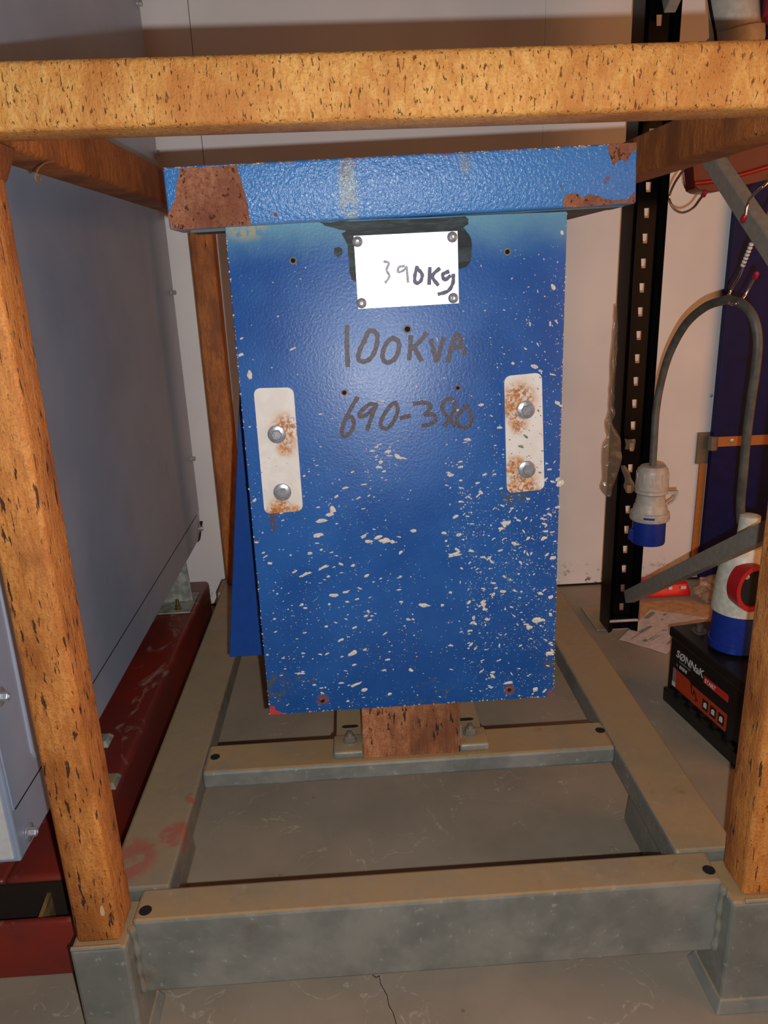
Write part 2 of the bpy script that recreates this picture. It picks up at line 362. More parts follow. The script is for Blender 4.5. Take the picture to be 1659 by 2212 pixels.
# posts
def post(x0, x1, y0, y1, z0, z1, mat, top_dx=0.0):
    bm = B(); hexa(bm, [(x0, y0, z0), (x1, y0, z0), (x1, y1, z0), (x0, y1, z0), (x0 + top_dx, y0, z1), (x1 + top_dx, y0, z1), (x1 + top_dx, y1, z1), (x0 + top_dx, y1, z1)], 0.009, 3)
    return put('post', bm, mat, fr, True)
post(-0.508, -0.434, 1.009, 1.088, 0.243, 1.478, M_post)
post(0.637, 0.716, 1.009, 1.088, 0.243, 1.478, M_post)
post(-0.4765, -0.402, 2.50, 2.576, 0.26, 1.478, M_side)
post(0.605, 0.68, 2.50, 2.576, 0.26, 1.478, M_side)
bm = B(); box(bm, -0.512, 0.722, 1.0, 1.076, 1.477, 1.552, 0.009, 3); put('top_beam', bm, M_beam, fr, True)
bm = B(); box(bm, -0.48, 0.68, 2.50, 2.576, 1.478, 1.551, 0.009, 3); put('top_beam', bm, M_side, fr, True)
def side_beam(xa, xb, w=0.074):
    bm = B(); hexa(bm, [(xa, 1.077, 1.478), (xa + w, 1.077, 1.478), (xb + w, 2.50, 1.478), (xb, 2.50, 1.478), (xa, 1.077, 1.556), (xa + w, 1.077, 1.556), (xb + w, 2.50, 1.556), (xb, 2.50, 1.556)], 0.008, 3)
    put('side_beam', bm, M_side, fr, True)
side_beam(-0.508, -0.470); side_beam(0.640, 0.605)
# corner gusset under the left beam and a paint drip
bm = B(); hexa(bm, [(-0.512, 1.003, 1.43), (-0.434, 1.003, 1.43), (-0.434, 1.09, 1.43), (-0.512, 1.09, 1.43), (-0.512, 1.0, 1.478), (-0.428, 1.0, 1.478), (-0.424, 1.12, 1.478), (-0.512, 1.12, 1.478)], 0.006); put('weld_gusset', bm, M_side, fr, True)
p = on_y(222, 1972, 1.008)
bm = B(); prism(bm, [p + Vector((math.cos(t) * 0.0035 * (1 + 0.0 * t), 0, math.sin(t) * (0.005 if math.sin(t) < 0 else 0.016) if abs(math.cos(t)) < 2 else 0)) for t in [i * math.pi / 6 for i in range(12)]], (0, -1, 0), 0.0012)
put('paint_drip', bm, plain('cream_paint', rgb(214, 176, 140), 0.5), fr)
# thin wire loop hanging from the side beam
w = thing('wire_loop', 'thin twisted wire loop hanging from the left top beam', 'wire', (-0.44, 1.27, 1.478))
q = Vector((-0.432, 1.2, 1.47))
bm = B(); tube(bm, [on_x(118, 348, -0.4315), on_x(98, 352, -0.4315), on_x(85, 362, -0.431), on_x(78, 375, -0.432), on_x(76, 384, -0.434), on_x(82, 394, -0.434), on_x(88, 386, -0.433), on_x(83, 378, -0.432)], 0.0013, 6, 6)
put('wire', bm, plain('rusty_wire', rgb(150, 110, 70), 0.5), w, True)

# ------------------------------------------------------------------ blue transformer
YP = 1.39                                         # front face of the front cover
tr = thing('transformer', 'blue steel transformer housing spattered with mortar and hand lettered, bolted inside the stand', 'transformer', (0.1, 1.5, ZT))
O = ORG[tr]
def blue_paint(name, base, base2, tint_and_stains):
    m = Mat(name, base, 0.3, 0, 0.5)
    n = m.noise(5, 4, 0.6); peel = m.noise(190, 3, 0.6, None, 0.3)
    c = m.mix(m.step(n, 0.35, 0.65), base, base2)
    for kind, args in tint_and_stains:
        if kind == 'top_tint':                         # paler and greener towards the top of the cover
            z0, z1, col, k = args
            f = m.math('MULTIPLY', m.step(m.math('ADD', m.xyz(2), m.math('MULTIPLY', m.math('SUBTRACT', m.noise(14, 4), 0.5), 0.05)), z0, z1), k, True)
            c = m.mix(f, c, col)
        if kind == 'stain':
            p, r, scl, col, k, ns, lo = args
            f = m.math('MULTIPLY', m.near(tuple(Vector(p) - O), r * 0.3, r, scl), m.step(m.noise(ns, 5, 0.65), lo, lo + 0.14), True)
            c = m.mix(m.math('MULTIPLY', f, k, True), c, col)
    m.color(c); m.rough(m.step(n, 0.3, 0.7, 0.36, 0.44)); m.b.inputs['Specular IOR Level'].default_value = 0.8; return m, peel
ru = rgb(150, 88, 44); ol = rgb(96, 92, 66)
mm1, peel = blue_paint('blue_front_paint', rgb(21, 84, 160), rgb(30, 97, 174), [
    ('top_tint', (1.05, 1.145, rgb(122, 178, 190), 0.8)),
    ('stain', (on_y(530, 495, YP), 0.05, (1, 1, 2), rgb(186, 176, 136), 0.8, 60, 0.35)),
    ('stain', (on_y(590, 1490, YP), 0.05, (1, 1, 1), ol, 0.9, 70, 0.45)),
    ('stain', (on_y(640, 1470, YP), 0.05, (0.7, 1, 1.4), ol, 0.9, 90, 0.54)),
    ('stain', (on_y(697, 1512, YP), 0.018, (1, 1, 1), ru, 1.0, 80, 0.38)),
    ('stain', (on_y(1100, 1490, YP), 0.016, (1, 1, 1), ru, 1.0, 80, 0.38)),
    ('stain', (on_y(940, 1500, YP), 0.05, (0.7, 1, 1), ol, 0.8, 80, 0.52)),
    ('stain', (on_y(1188, 1445, YP), 0.03, (1, 1, 0.8), ol, 0.9, 70, 0.46)),
    ('stain', (on_y(1193, 1500, YP), 0.016, (1, 1, 0.8), ru, 1.0, 70, 0.4)),
    ('stain', (on_y(590, 1122, YP), 0.03, (3.2, 1, 0.8), rgb(96, 74, 40), 0.8, 30, 0.3)),
    ('stain', (on_y(1110, 1070, YP), 0.03, (0.8, 1, 1.2), rgb(82, 84, 60), 0.8, 50, 0.42)),
    ('stain', (on_y(780, 1500, YP), 0.2, (0.4, 1, 5), rgb(70, 60, 50), 0.0, 80, 0.5)),
])
mm1.bump(peel, 0.36, 0.0016); M_blue = mm1.m
mm2, peel = blue_paint('blue_cover_paint', rgb(50, 122, 196), rgb(60, 132, 204), [
    ('stain', (on_y(752, 420, 1.374), 0.06, (2.5, 1, 0.7), rgb(158, 168, 158), 0.7, 26, 0.34)),
    ('stain', (on_y(1003, 350, 1.374), 0.05, (3.5, 1, 0.8), rgb(140, 150, 140), 0.5, 26, 0.42)),
    ('stain', (on_y(745, 365, 1.374), 0.024, (2.4, 1, 0.9), rgb(110, 84, 50), 0.9, 60, 0.40)),
    ('stain', (on_y(1004, 345, 1.374), 0.02, (2.6, 1, 0.9), rgb(120, 90, 54), 0.8, 60, 0.42)),
    ('stain', (on_y(870, 330, 1.374), 0.14, (0.9, 1, 22), rgb(150, 104, 66), 0.9, 60, 0.42)),
    ('stain', (on_y(760, 352, 1.374), 0.016, (1, 1, 1), ru, 1.0, 90, 0.42)),
    ('stain', (on_y(960, 335, 1.374), 0.018, (0.7, 1, 1.4), ru, 1.0, 90, 0.45)),
    ('stain', (on_y(1010, 333, 1.374), 0.012, (0.7, 1, 1.4), ru, 1.0, 90, 0.45)),
    ('stain', (on_y(700, 487, 1.36), 0.25, (0.9, 1, 22), rgb(170, 168, 150), 0.9, 40, 0.3)),
])
mm2.nt.links.remove(mm2.b.inputs['Roughness'].links[0]); mm2.rough(0.30); mm2.b.inputs['Specular IOR Level'].default_value = 1.0; mm2.bump(peel, 0.7, 0.0030); M_rim = mm2.m
M_blue2 = plain('blue_rear_paint', rgb(18, 68, 144), 0.35, 0, 0.5)
M_under = plain('grey_green_underside', rgb(92, 100, 96), 0.6, 0.1)
# front cover: a shallow pressed tray
c0, c1, c2, c3 = on_y(582, 1545, YP), on_y(1196, 1505, YP), on_y(1226, 456, YP), on_y(485, 486, YP)
bk = Vector((0, 0.022, 0))
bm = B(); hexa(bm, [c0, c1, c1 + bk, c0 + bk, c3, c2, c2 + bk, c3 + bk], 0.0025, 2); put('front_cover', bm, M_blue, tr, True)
# rear cover with a flared skirt
YB = 1.66
bm = B(); hexa(bm, [(-0.329, YB, 0.42), (0.40, YB, 0.42), (0.40, YB + .012, 0.42), (-0.329, YB + .012, 0.42), (-0.20, YB, 1.385), (0.38, YB, 1.385), (0.38, YB + .012, 1.385), (-0.20, YB + .012, 1.385)], 0.002)
put('rear_cover', bm, M_blue2, tr)
bm = B(); box(bm, 0.386, 0.394, YP + .022, YB, 0.46, 1.385, 0.001); put('side_cover', bm, M_dark, tr)
# roof cover
YR = 1.374; KT = 0.105                       # the front flange leans out a little at the top
def on_rim(x, y): r = ray(x, y); return EYE + r * ((YR + 0.09 * KT) / (r.y + KT * r.z))
r0, r1, r2, r3 = on_rim(366, 497), on_rim(1375, 440), on_rim(1378, 307), on_rim(350, 361)
bk = Vector((0, 0.10, 0)); k_ = 0.16
bm = B(); hexa(bm, [r0, r1, r1 + bk, r0 + bk, r3, r2, r2 + bk, r3 + bk], 0.0045, 3); roof = put('roof_cover', bm, M_rim, tr, True)
q0, q3 = r0.lerp(r1, k_), r3.lerp(r2, k_); b2 = Vector((0, 0.42, 0)); i1 = Vector((-.001, .097, .001))
bm = B(); hexa(bm, [q0 + i1, r1 + i1, r1 + b2 + Vector((-.001, 0, .001)), q0 + b2 + Vector((0, 0, .001)), q3 + i1, r2 + i1, r2 + b2, q3 + b2], 0.003); put('rear_roof', bm, M_under, tr, True)
e = 0.012
bm = B(); hexa(bm, [r0 + Vector((.03, .03, -.004)), r1 + Vector((-e, .03, -.002)), r1 + bk + Vector((-e, -.001, -.002)), r0 + bk + Vector((.03, -.001, -.004)),
                    r0 + Vector((.03, .03, .0005)), r1 + Vector((-e, .03, .0005)), r1 + bk + Vector((-e, -.001, .0005)), r0 + bk + Vector((.03, -.001, .0005))]); put('bottom_plate', bm, M_under, tr)
def patch(name, px, Y, mat, th=0.0009, jit=0.0012, parent=tr, sub=3):
    P = [on_rim(x, y) if Y == YR else on_y(x, y, Y) for x, y in px]; out = []
    for i, a in enumerate(P):
        b = P[(i + 1) % len(P)]
        for k in range(sub):
            q = a.lerp(b, k / sub)
            if jit and not (i == 0 and k == 0): q = q + Vector((rng.uniform(-jit, jit), 0, rng.uniform(-jit, jit)))
            out.append(q)
    bm = B(); prism(bm, out, (0, -1, 0), th); return put(name, bm, mat, parent)
patch('rust_patch', [(388, 364), (512, 356), (519, 380), (530, 420), (536, 455), (544, 486), (371, 496), (363, 462), (372, 445), (381, 415), (384, 385)], YR, M_patch, parent=roof)
patch('rust_patch', [(1312, 313), (1375, 309), (1375, 322), (1362, 334), (1355, 351), (1342, 345), (1326, 356), (1318, 338)], YR, M_patch, parent=roof)
patch('rust_patch', [(1216, 447), (1215, 431), (1225, 419), (1250, 417), (1262, 427), (1275, 418), (1300, 428), (1340, 432), (1358, 429), (1372, 414), (1372, 438), (1300, 444)], YR, M_patch, parent=roof)
for x, y, r in ((1313, 385, 4), (1307, 393, 3), (595, 463, 4), (1211, 402, 2.5)):
    p = on_rim(x, y); k = r * 0.0009
    bm = B(); lathe(bm, p, (0, -1, 0), [(0, k), (0.0008, k * 0.8), (0.0009, 0)], 9, False); put('paint_chip', bm, M_patch, roof)
# bright chipped edges of the roof cover
bm = B(); it = []
for k in range(240):
    x = rng.uniform(355, 1370); t = (x - 355) / 1015; yy = 362 - 54 * t + abs(rng.gauss(0, 2.2)) + 1
    if rng.random() < 0.35 and 0.25 < t < 0.62: continue
    p = on_rim(x, yy); it.append((p.x, p.z, rng.uniform(.0008, .0035), rng.uniform(.0004, .0011), rng.uniform(-.3, .3)))
flecks(bm, it, YR, rng, KT)
o = put('chipped_edge', bm, plain('bare_edge_metal', rgb(196, 170, 150), 0.35, 0.3), roof); o['kind'] = 'stuff'
# sealant round the plate
M_sub = M_tar
patch('sealant', [(690, 480), (760, 478), (1005, 467), (1012, 474), (1010, 486), (998, 492), (905, 498), (745, 499), (708, 490)], YP, M_tar, 0.0008, 0.001)
patch('sealant', [(738, 505), (750, 498), (1000, 490), (1014, 508), (1020, 535), (1018, 562), (1006, 578), (990, 580), (988, 520), (768, 520), (772, 610), (760, 606), (754, 580), (750, 530)], YP, M_tar, 0.0010, 0.0012)
patch('sealant', [(722, 536), (732, 532), (739, 538), (740, 550), (730, 556), (721, 548)], YP, M_tar, 0.0010, 0.0005)
# name plate
mp_ = Mat('bare_aluminium_plate', rgb(225, 226, 230), 0.38, 0.55, 0.6); mp_.bump(mp_.noise(120, 3), 0.06, 0.0006)
pl_px = ((764, 510), (988, 499), (991, 655), (774, 667))
P4 = [on_y(x, y, YP - .002) for x, y in pl_px]
bm = B(); prism(bm, P4, (0, -1, 0), 0.0018); plate = put('name_plate', bm, mp_.m, tr)
for x, y in ((772, 522), (977, 512), (979, 644), (781, 655)):
    p = on_y(x, y, YP - .0038); bm = B(); lathe(bm, p, (0, -1, 0), [(0, 0.0092), (0.0012, 0.009), (0.003, 0.007), (0.0038, 0.0035), (0.003, 0.003), (0.0026, 0.0)], 20, False)
    s_ = put('screw', bm, M_zinc, plate, True)
# hand lettering; strokes in crop pixels (4.0975 per picture pixel, origin 680,460)
def pen(strokes, w, Y, mat, parent, name):
    for i, st in enumerate(strokes):
        bm = B()
        for n_s, s in enumerate(st):
            P = [on_y(680 + x / 4.0975, 460 + y / 4.0975, Y) for x, y in s]; ribbon(bm, [(p.x, p.z) for p in P], w, Y - n_s * .0002)
        put(name, bm, mat, parent)
O1 = [(520, 1045), (553, 1085), (540, 1200), (490, 1290), (425, 1315), (385, 1290), (400, 1210), (445, 1120), (475, 1050), (520, 1045)]
O2 = [(690, 1105), (738, 1135), (745, 1200), (712, 1285), (645, 1325), (602, 1290), (606, 1220), (640, 1145), (690, 1105)]
K_ = [[(850, 1095), (845, 1200), (835, 1290)], [(985, 1070), (925, 1140), (865, 1200)], [(880, 1190), (940, 1300)]]
V_ = [[(1030, 1130), (1055, 1230), (1078, 1310), (1110, 1210), (1138, 1110)]]
A_ = [[(1180, 1310), (1205, 1200), (1245, 1090), (1275, 1090), (1325, 1245)], [(1205, 1200), (1295, 1180)]]
pen([[[(285, 1005), (285, 1180), (292, 1350)]], [O1], [O2], K_, V_, A_], 0.0085, YP - .0002, M_ink, tr, 'lettering')
S6 = [(375, 1638), (320, 1730), (262, 1850), (238, 1945), (262, 1978), (318, 1940), (345, 1865), (325, 1805), (285, 1815), (255, 1860)]
S9 = [[(545, 1700), (490, 1692), (410, 1755), (395, 1800), (450, 1790), (540, 1712)], [(545, 1700), (500, 1810), (465, 1915)]]
S0 = [(715, 1680), (735, 1745), (700, 1840), (640, 1908), (592, 1895), (585, 1845), (625, 1765), (680, 1695), (715, 1680)]
S3 = [(880, 1690), (960, 1678), (1022, 1700), (1000, 1760), (975, 1785), (1050, 1785), (1068, 1835), (1020, 1868), (958, 1885)]
S8 = [[(1150, 1880), (1200, 1805), (1243, 1720), (1225, 1655), (1180, 1645), (1132, 1690), (1140, 1760), (1195, 1825), (1240, 1880)]]
S0b = [(1335, 1705), (1375, 1765), (1385, 1850), (1345, 1898), (1285, 1890), (1255, 1830), (1285, 1765), (1335, 1705)]
pen([[S6], S9, [S0], [[(765, 1815), (838, 1797)]], [S3], S8, [S0b]], 0.0078, YP - .0002, M_ink, tr, 'lettering')
M_ink2 = plain('purple_grey_ink', rgb(92, 84, 112), 0.45, 0, 0.4, 0.35, 500)
M_ink3 = plain('faded_ink', rgb(176, 174, 186), 0.5, 0, 0.4, 0.3, 500)
pen([[[(615, 430), (655, 445), (635, 505), (660, 560), (625, 615)]], [[(790, 470), (745, 480), (735, 520), (775, 515), (812, 480)], [(812, 480), (825, 610)]]], 0.0045, YP - .0039, M_ink3, plate, 'lettering')
pen([[[(905, 480), (885, 560), (892, 620), (935, 605), (950, 545), (915, 500)]], [[(1018, 490), (1012, 625)], [(1100, 495), (1040, 560), (1088, 635)]],
     [[(1180, 520), (1132, 545), (1150, 592), (1195, 560)], [(1225, 550), (1222, 620), (1180, 690), (1098, 718)]]], 0.0065, YP - .0039, M_ink2, plate, 'lettering')
# drilled holes
for x, y, r in ((633, 563, 5), (730, 543, 3), (1096, 544, 5), (880, 711, 6), (744, 848, 4), (989, 838, 4), (697, 1514, 5), (1100, 1490, 5)):
    p = on_y(x, y, YP); k = r * 0.0009
    bm = B(); lathe(bm, p + Vector((0, 0.0002, 0)), (0, -1, 0), [(0, k * 1.5), (0.0008, k * 1.4), (0.0011, k), (0.0008, k * 0.9)], 16, False); h_ = put('screw_hole', bm, M_patch if y > 800 else M_grit, tr, True)
    bm = B(); lathe(bm, p, (0, -1, 0), [(0, k), (0.0009, k * 0.92), (0.0009, 0)], 16, False); put('hole_opening', bm, M_dark, h_)
# white mounting strips with bolts
def strip(px, bolts, stains):
    ms = Mat('white_strip', rgb(240, 232, 220), 0.45, 0, 0.4); c = rgb(236, 230, 220)
    c = ms.mix(ms.step(ms.noise(30, 3), 0.4, 0.6), rgb(238, 232, 224), rgb(232, 224, 214))
    for (x, y, r, k) in stains:
        p = on_y(x, y, YP) - O
        f1 = ms.math('MULTIPLY', ms.near(tuple(p), r * 0.4, r * 1.25), ms.step(ms.noise(45, 4, 0.6), 0.34, 0.6), True)
        c = ms.mix(ms.math('MULTIPLY', f1, 0.75), c, rgb(222, 160, 92))
        f2 = ms.math('MULTIPLY', ms.near(tuple(p), r * 0.35, r), ms.step(ms.noise(150, 4, 0.7), 0.46, 0.54), True)
        c = ms.mix(ms.math('MULTIPLY', f2, k), c, rgb(176, 104, 44))
    ms.color(c); ms.bump(ms.noise(200, 2), 0.05, 0.0005)
    P = [on_y(x, y, YP) for x, y in px]
    bm = B(); hexa(bm, [P[3] + Vector((0, 0, 0)), P[2], P[2] + Vector((0, .004, 0)), P[3] + Vector((0, .004, 0)), P[0], P[1], P[1] + Vector((0, .004, 0)), P[0] + Vector((0, .004, 0))])
    bmesh.ops.translate(bm, verts=bm.verts[:], vec=(0, -0.0045, 0))
    es = [e for e in bm.edges if abs((e.verts[0].co - e.verts[1].co).y) > 0.003]
    bmesh.ops.bevel(bm, geom=es, offset=0.012, segments=4, profile=0.5, affect='EDGES')
    s_ = put('mounting_strip', bm, ms.m, tr)
    for x, y in bolts: bolt(s_, on_y(x, y, YP - .0046), (0, -1, 0), 0.0098, 'bolt', None, 1.75, 0.008)
    return s_
sL = strip([(548, 838), (634, 836), (655, 1102), (572, 1109)], [(598, 938), (610, 1063)], [(620, 925, 0.035, .9), (608, 1100, 0.03, .95), (590, 1104, 0.02, .9), (640, 1100, 0.012, .8), (618, 965, 0.022, .7)])
sR = strip([(1088, 812), (1169, 804), (1175, 1056), (1094, 1064)], [(1136, 885), (1138, 1014)], [(1118, 862, 0.04, .95), (1112, 890, .03, .8), (1112, 1010, 0.03, .95), (1130, 1055, 0.04, .95), (1100, 1058, .02, .9), (1120, 920, .02, .8)])
bm = B(); it = []
for k in range(150):
    x = rng.uniform(1092, 1172); y = rng.uniform(812, 1060); p = on_y(x, y, YP)
    s = rng.lognormvariate(-7.0, 0.65); it.append((p.x, p.z, min(s, .006), min(s * rng.uniform(.3, .8), .003), rng.uniform(-1.1, -.2)))
flecks(bm, it, YP - .0046, rng); o = put('mortar_specks', bm, M_grit, sR); o['kind'] = 'stuff'
bm = B(); it = []
for k in range(45):
    y = rng.uniform(960, 1095); x = rng.uniform(560 + (y - 960) * .1, 640 + (y - 960) * .08); p = on_y(x, y, YP)
    s = rng.lognormvariate(-7.4, 0.5); it.append((p.x, p.z, min(s, .004), min(s * .5, .002), rng.uniform(-.3, .4)))
flecks(bm, it, YP - .0046, rng); o = put('mortar_specks', bm, M_grit, sL); o['kind'] = 'stuff'
# mortar spatter over the front cover
def dens(x, y):
    if y < 520: return 0.0
    g = lambda a, b, s: 1 / (1 + math.exp(-(a - b) / s))
    d = 0.03
    wob = 12 * math.sin(y * .021) + 8 * math.sin(y * .057)
    rgt = g(x, 1010 + wob, 8) * (0.25 + 0.75 * g(y, 1040, 60)) * g(y, 640, 30) * (1 - 0.72 * g(y, 1400, 45))
    if 690 < y < 960: rgt *= 0.35 + 0.75 * g(x, 1100, 30)
    d += 1.0 * rgt
    if y < 700: d += 0.22 * g(x, 1120, 20) * g(y, 540, 20)
    midx = g(x, 680 - (y - 950) * .10, 18) * (1 - g(x, 885 + 0.03 * (y - 1000) + wob, 10))
    d += 0.32 * midx * g(y, 1040, 60) * (1 - 0.35 * g(y, 1420, 40))
    if 780 < x < 870 and 950 < y < 1040: d += 0.5
    d += 0.30 * (1 - g(x, 690, 25)) * g(y, 1200, 60) * 0.6
    d += 0.10 * (1 - g(x, 690, 20)) * g(y, 960, 20)
    if 960 < x < 1020 and y > 940: d += 0.35 * g(y, 950, 20) * (1 - g(y, 1330, 30))
    d += 0.22 * g(y, 1360, 25) * g(x, 880, 10)
    return d
zones = 1.05
bm = B(); it = []; n = 0
while n < 5200:
    x = rng.uniform(500, 1215); y = rng.uniform(530, 1535)
    t = (y - 500) / 1045; xl = 487 + 95 * t + 3; xr = 1226 - 30 * t - 3
    if x < xl or x > xr or y > 1543 - 40 * (x - xl) / (xr - xl) - 4: continue
    if rng.random() > dens(x, y) / zones: continue
    if 764 < x < 992 and 498 < y < 668: continue
    if 560 < x < 650 and 840 < y < 1105: continue
    if 1088 < x < 1175 and 806 < y < 1062: continue
    mnz = mnoise.noise(Vector((x * .02, y * .02, 0)))
    if mnz < -0.15 and rng.random() < 0.6: continue
    p = on_y(x, y, YP)
    a = rng.lognormvariate(-7.25, 0.52)
    if x < 900: ang = rng.gauss(0.18, 0.3)
    else: ang = rng.gauss(0.05, 0.6)
    if y < 900 and x > 1000: ang = rng.gauss(-.6, .5)
    ar = rng.uniform(.35, .9)
    if rng.random() < (0.06 if y > 1000 else 0.03): a = rng.uniform(.003, .0068); ar = rng.uniform(.25, .6)
    it.append((p.x, p.z, min(a, .010), min(a * ar, .0035), ang)); n += 1
# the large splashes one can pick out in the picture
for x, y, a, b, ang in ((795, 1170, 10, 5, 0), (832, 1168, 12, 6, -.1), (817, 1161, 8, 4, .2), (722, 1285, 13, 5, .1), (762, 1411, 11, 6, .4), (916, 1308, 12, 5, -.2), (983, 1197, 20, 5, .15),
                        (1085, 1278, 9, 4, 0), (1095, 1128, 12, 6, .1), (1160, 1340, 13, 6, .4), (1143, 1354, 7, 7, 0), (862, 988, 13, 4, -.5), (660, 1240, 14, 3, .35), (695, 1226, 16, 3, .4),
                        (770, 1478, 16, 4, .45), (786, 1490, 8, 5, .3), (1090, 1130, 8, 6, 0), (1156, 1489, 9, 7, .9), (1100, 1475, 12, 4, 0), (1188, 1412, 10, 6, 0), (540, 811, 5, 9, .2),
                        (695, 1125, 14, 4, .1), (718, 1100, 6, 10, .1), (712, 1112, 9, 4, .1), (690, 1155, 13, 4, .2), (750, 1300, 5, 3, 0), (955, 1308, 4, 4, 0), (1010, 950, 8, 4, 0), (1210, 1045, 8, 8, 0), (1190, 1290, 8, 4, .3),
                        (1195, 1205, 7, 5, 0), (680, 1480, 5, 3, 0), (648, 1455, 15, 2, .1), (866, 1300, 4, 3, 0), (1155, 790, 9, 6, -.5), (1107, 785, 4, 3, -.5), (1213, 503, 3.5, 3.5, 0)):
    p = on_y(x, y, YP)
    for k in range(3): it.append((p.x + rng.uniform(-.3, .3) * a * .0009, p.z + rng.uniform(-.3, .3) * b * .0009, a * .0009 * rng.uniform(.6, 1), b * .0009 * rng.uniform(.6, 1), ang + rng.uniform(-.3, .3)))
for k in range(260):                                # chips along the cover's edges
    s = rng.random(); t = rng.random()
    if s < .35: x, y = 487 + 95 * t + rng.uniform(0, 2), 500 + 1045 * t
    elif s < .75: t = t ** .6; x, y = 1226 - 30 * t - rng.uniform(0, 3), 455 + 1050 * t
    else: x, y = 582 + 614 * t, 1545 - 40 * t - rng.uniform(1, 3)
    p = on_y(x, y, YP); it.append((p.x, p.z, rng.uniform(.0004, .0016), rng.uniform(.0005, .002), 0))
flecks(bm, it, YP - .0001, rng); o = put('mortar_spatter', bm, M_mortar, tr); o['kind'] = 'stuff'
# red paint on the lower left corner
patch('red_paint_patch', [(583, 1544), (583, 1526), (593, 1525), (595, 1534), (610, 1540), (618, 1542)], YP, plain('red_paint', rgb(196, 60, 56), 0.5), 0.0006, 0.0006)
# core and feet
bm = B(); x0, x1 = -0.008, 0.204
prof = [x0 + (x1 - x0) * k / 24 for k in range(25)]
for a, b in zip(prof, prof[1:]):
    dy = 0.0012 * math.sin(a * 310) + 0.0012 * rng.random(); box(bm, a, b, 1.447 + dy, 1.75, ZT + .001, 0.45)
put('lower_clamp', bm, M_block, tr)
for xf in (x0, x1): bm = B(); box(bm, xf - .003, xf + .003, 1.445, 1.75, ZT + .001, 0.45); put('clamp_flange', bm, M_block, tr)
for cx_ in (-0.085, 0.097, 0.28):
    bm = B(); lathe(bm, (cx_, 1.55, 0.55), (0, 0, 1), [(0, 0.06), (0.002, 0.085), (0.65, 0.085), (0.652, 0.06)], 32); put('coil', bm, plain('varnished_coil', rgb(92, 72, 52), 0.5), tr, True)
bm = B(); box(bm, -0.16, 0.36, 1.51, 1.59, 0.45, 0.55); box(bm, -0.16, 0.36, 1.51, 1.59, 1.2, 1.32)
for cx_ in (-0.085, 0.097, 0.28): box(bm, cx_ - .035, cx_ + .035, 1.52, 1.58, 0.55, 1.2)
put('iron_core', bm, M_block, tr)
bm = B(); box(bm, -0.01, 0.204, 1.50, 1.60, 1.32, 1.385); put('core_hanger', bm, M_block, tr)
for sx, xa, xb, xi in ((-1, -0.074, -0.009, -0.014), (1, 0.205, 0.268, 0.21)):
    bm = B(); box(bm, xa, xb, 1.475, 2.17, ZT + .001, ZT + .009, 0.001); box(bm, min(xi, xi + .005), max(xi, xi + .005), 1.475, 2.17, ZT + .009, ZT + .05, 0.001); a_ = put('foot_angle', bm, M_galv2, tr)
    xm = (xa + xb) / 2
    bm = B(); pts = [Vector((xm + .012 * math.cos(t) + (.008 if math.cos(t) > 0 else -.008), 1.562 + .006 * math.sin(t), ZT + .0088)) for t in [k * math.pi / 8 for k in range(16)]]
    prism(bm, pts, (0, 0, 1), 0.0008); put('slot', bm, M_dark, a_)
    bm = B(); box(bm, xa - (.006 if sx < 0 else -.002), xb + (.006 if sx > 0 else -.002), 1.445, 1.515, ZT + .001, ZT + .02, 0.006, 3); cb = put('clamp_block', bm, M_galv, tr, True)
    bm = B(); lathe(bm, (xm, 1.488, ZT + .02), (0, 0, 1), [(0, .017), (.002, .017), (.003, .014)], 20); lathe(bm, (xm, 1.488, ZT + .023), (0, 0, 1), [(0, .0125), (.010, .0125), (.012, .010)], 6); lathe(bm, (xm, 1.488, ZT + .03), (0, 0, 1), [(0, .0065), (.012, .0065), (.0125, .005)], 12)
    put('bolt', bm, plain('dusty_bolt', rgb(150, 144, 132), 0.4, 0.5), cb, True)

# ------------------------------------------------------------------ grey cabinet and red skid on the left
cab = thing('electrical_cabinet', 'tall light grey steel cabinet beside the stand, on the red skid', 'cabinet', (-1.0, 2.0, 0.33))
bm = B(); box(bm, -1.45, -0.622, 1.107, 2.86, 0.335, 2.75, 0.004); put('body', bm, M_cab, cab)
bm = B(); box(bm, -0.6225, -0.6195, 1.115, 2.855, 0.437, 2.74, 0.001); sp = put('side_panel', bm, M_cab, cab)
bm = B(); box(bm, -1.44, -0.632, 1.103, 1.108, 0.345, 2.74, 0.001); put('front_door', bm, plain('white_door_paint', rgb(206, 206, 204), 0.4), cab)
bm = B(); tube(bm, [(-0.6195, 1.222, 1.9), (-0.6195, 1.222, 1.2), (-0.6195, 1.222, 0.8), (-0.6195, 1.215, 0.52), (-0.6195, 1.217, 0.485), (-0.6195, 1.232, 0.462), (-0.6195, 1.27, 0.452)], 0.0045, 8, 6); put('embossed_bead', bm, M_cab, sp, True)
bm = B(); box(bm, -0.6216, -0.6185, 1.12, 2.80, 0.4355, 0.4372); put('seam', bm, M_dark, cab)
for y, z in ((1.15, 0.362), (1.15, 0.641), (1.15, 1.26), (1.15, 1.9), (2.832, 1.264), (2.832, 0.653), (2.832, 0.37), (2.832, 2.16), (2.832, 1.72)):
    bolt(cab, (-0.6195 if z > .437 else -0.621, y, z), (1, 0, 0), 0.0085, 'bolt', None, 2.0, 0.012)
bm = B(); hexa(bm, [(-0.66, 2.80, 0.325), (-0.625, 2.80, 0.325), (-0.625, 2.87, 0.36), (-0.66, 2.87, 0.36), (-0.66, 2.80, 0.336), (-0.615, 2.80, 0.336), (-0.612, 2.87, 0.39), (-0.66, 2.87, 0.39)], 0.002); put('corner_gasket', bm, M_dark, cab)

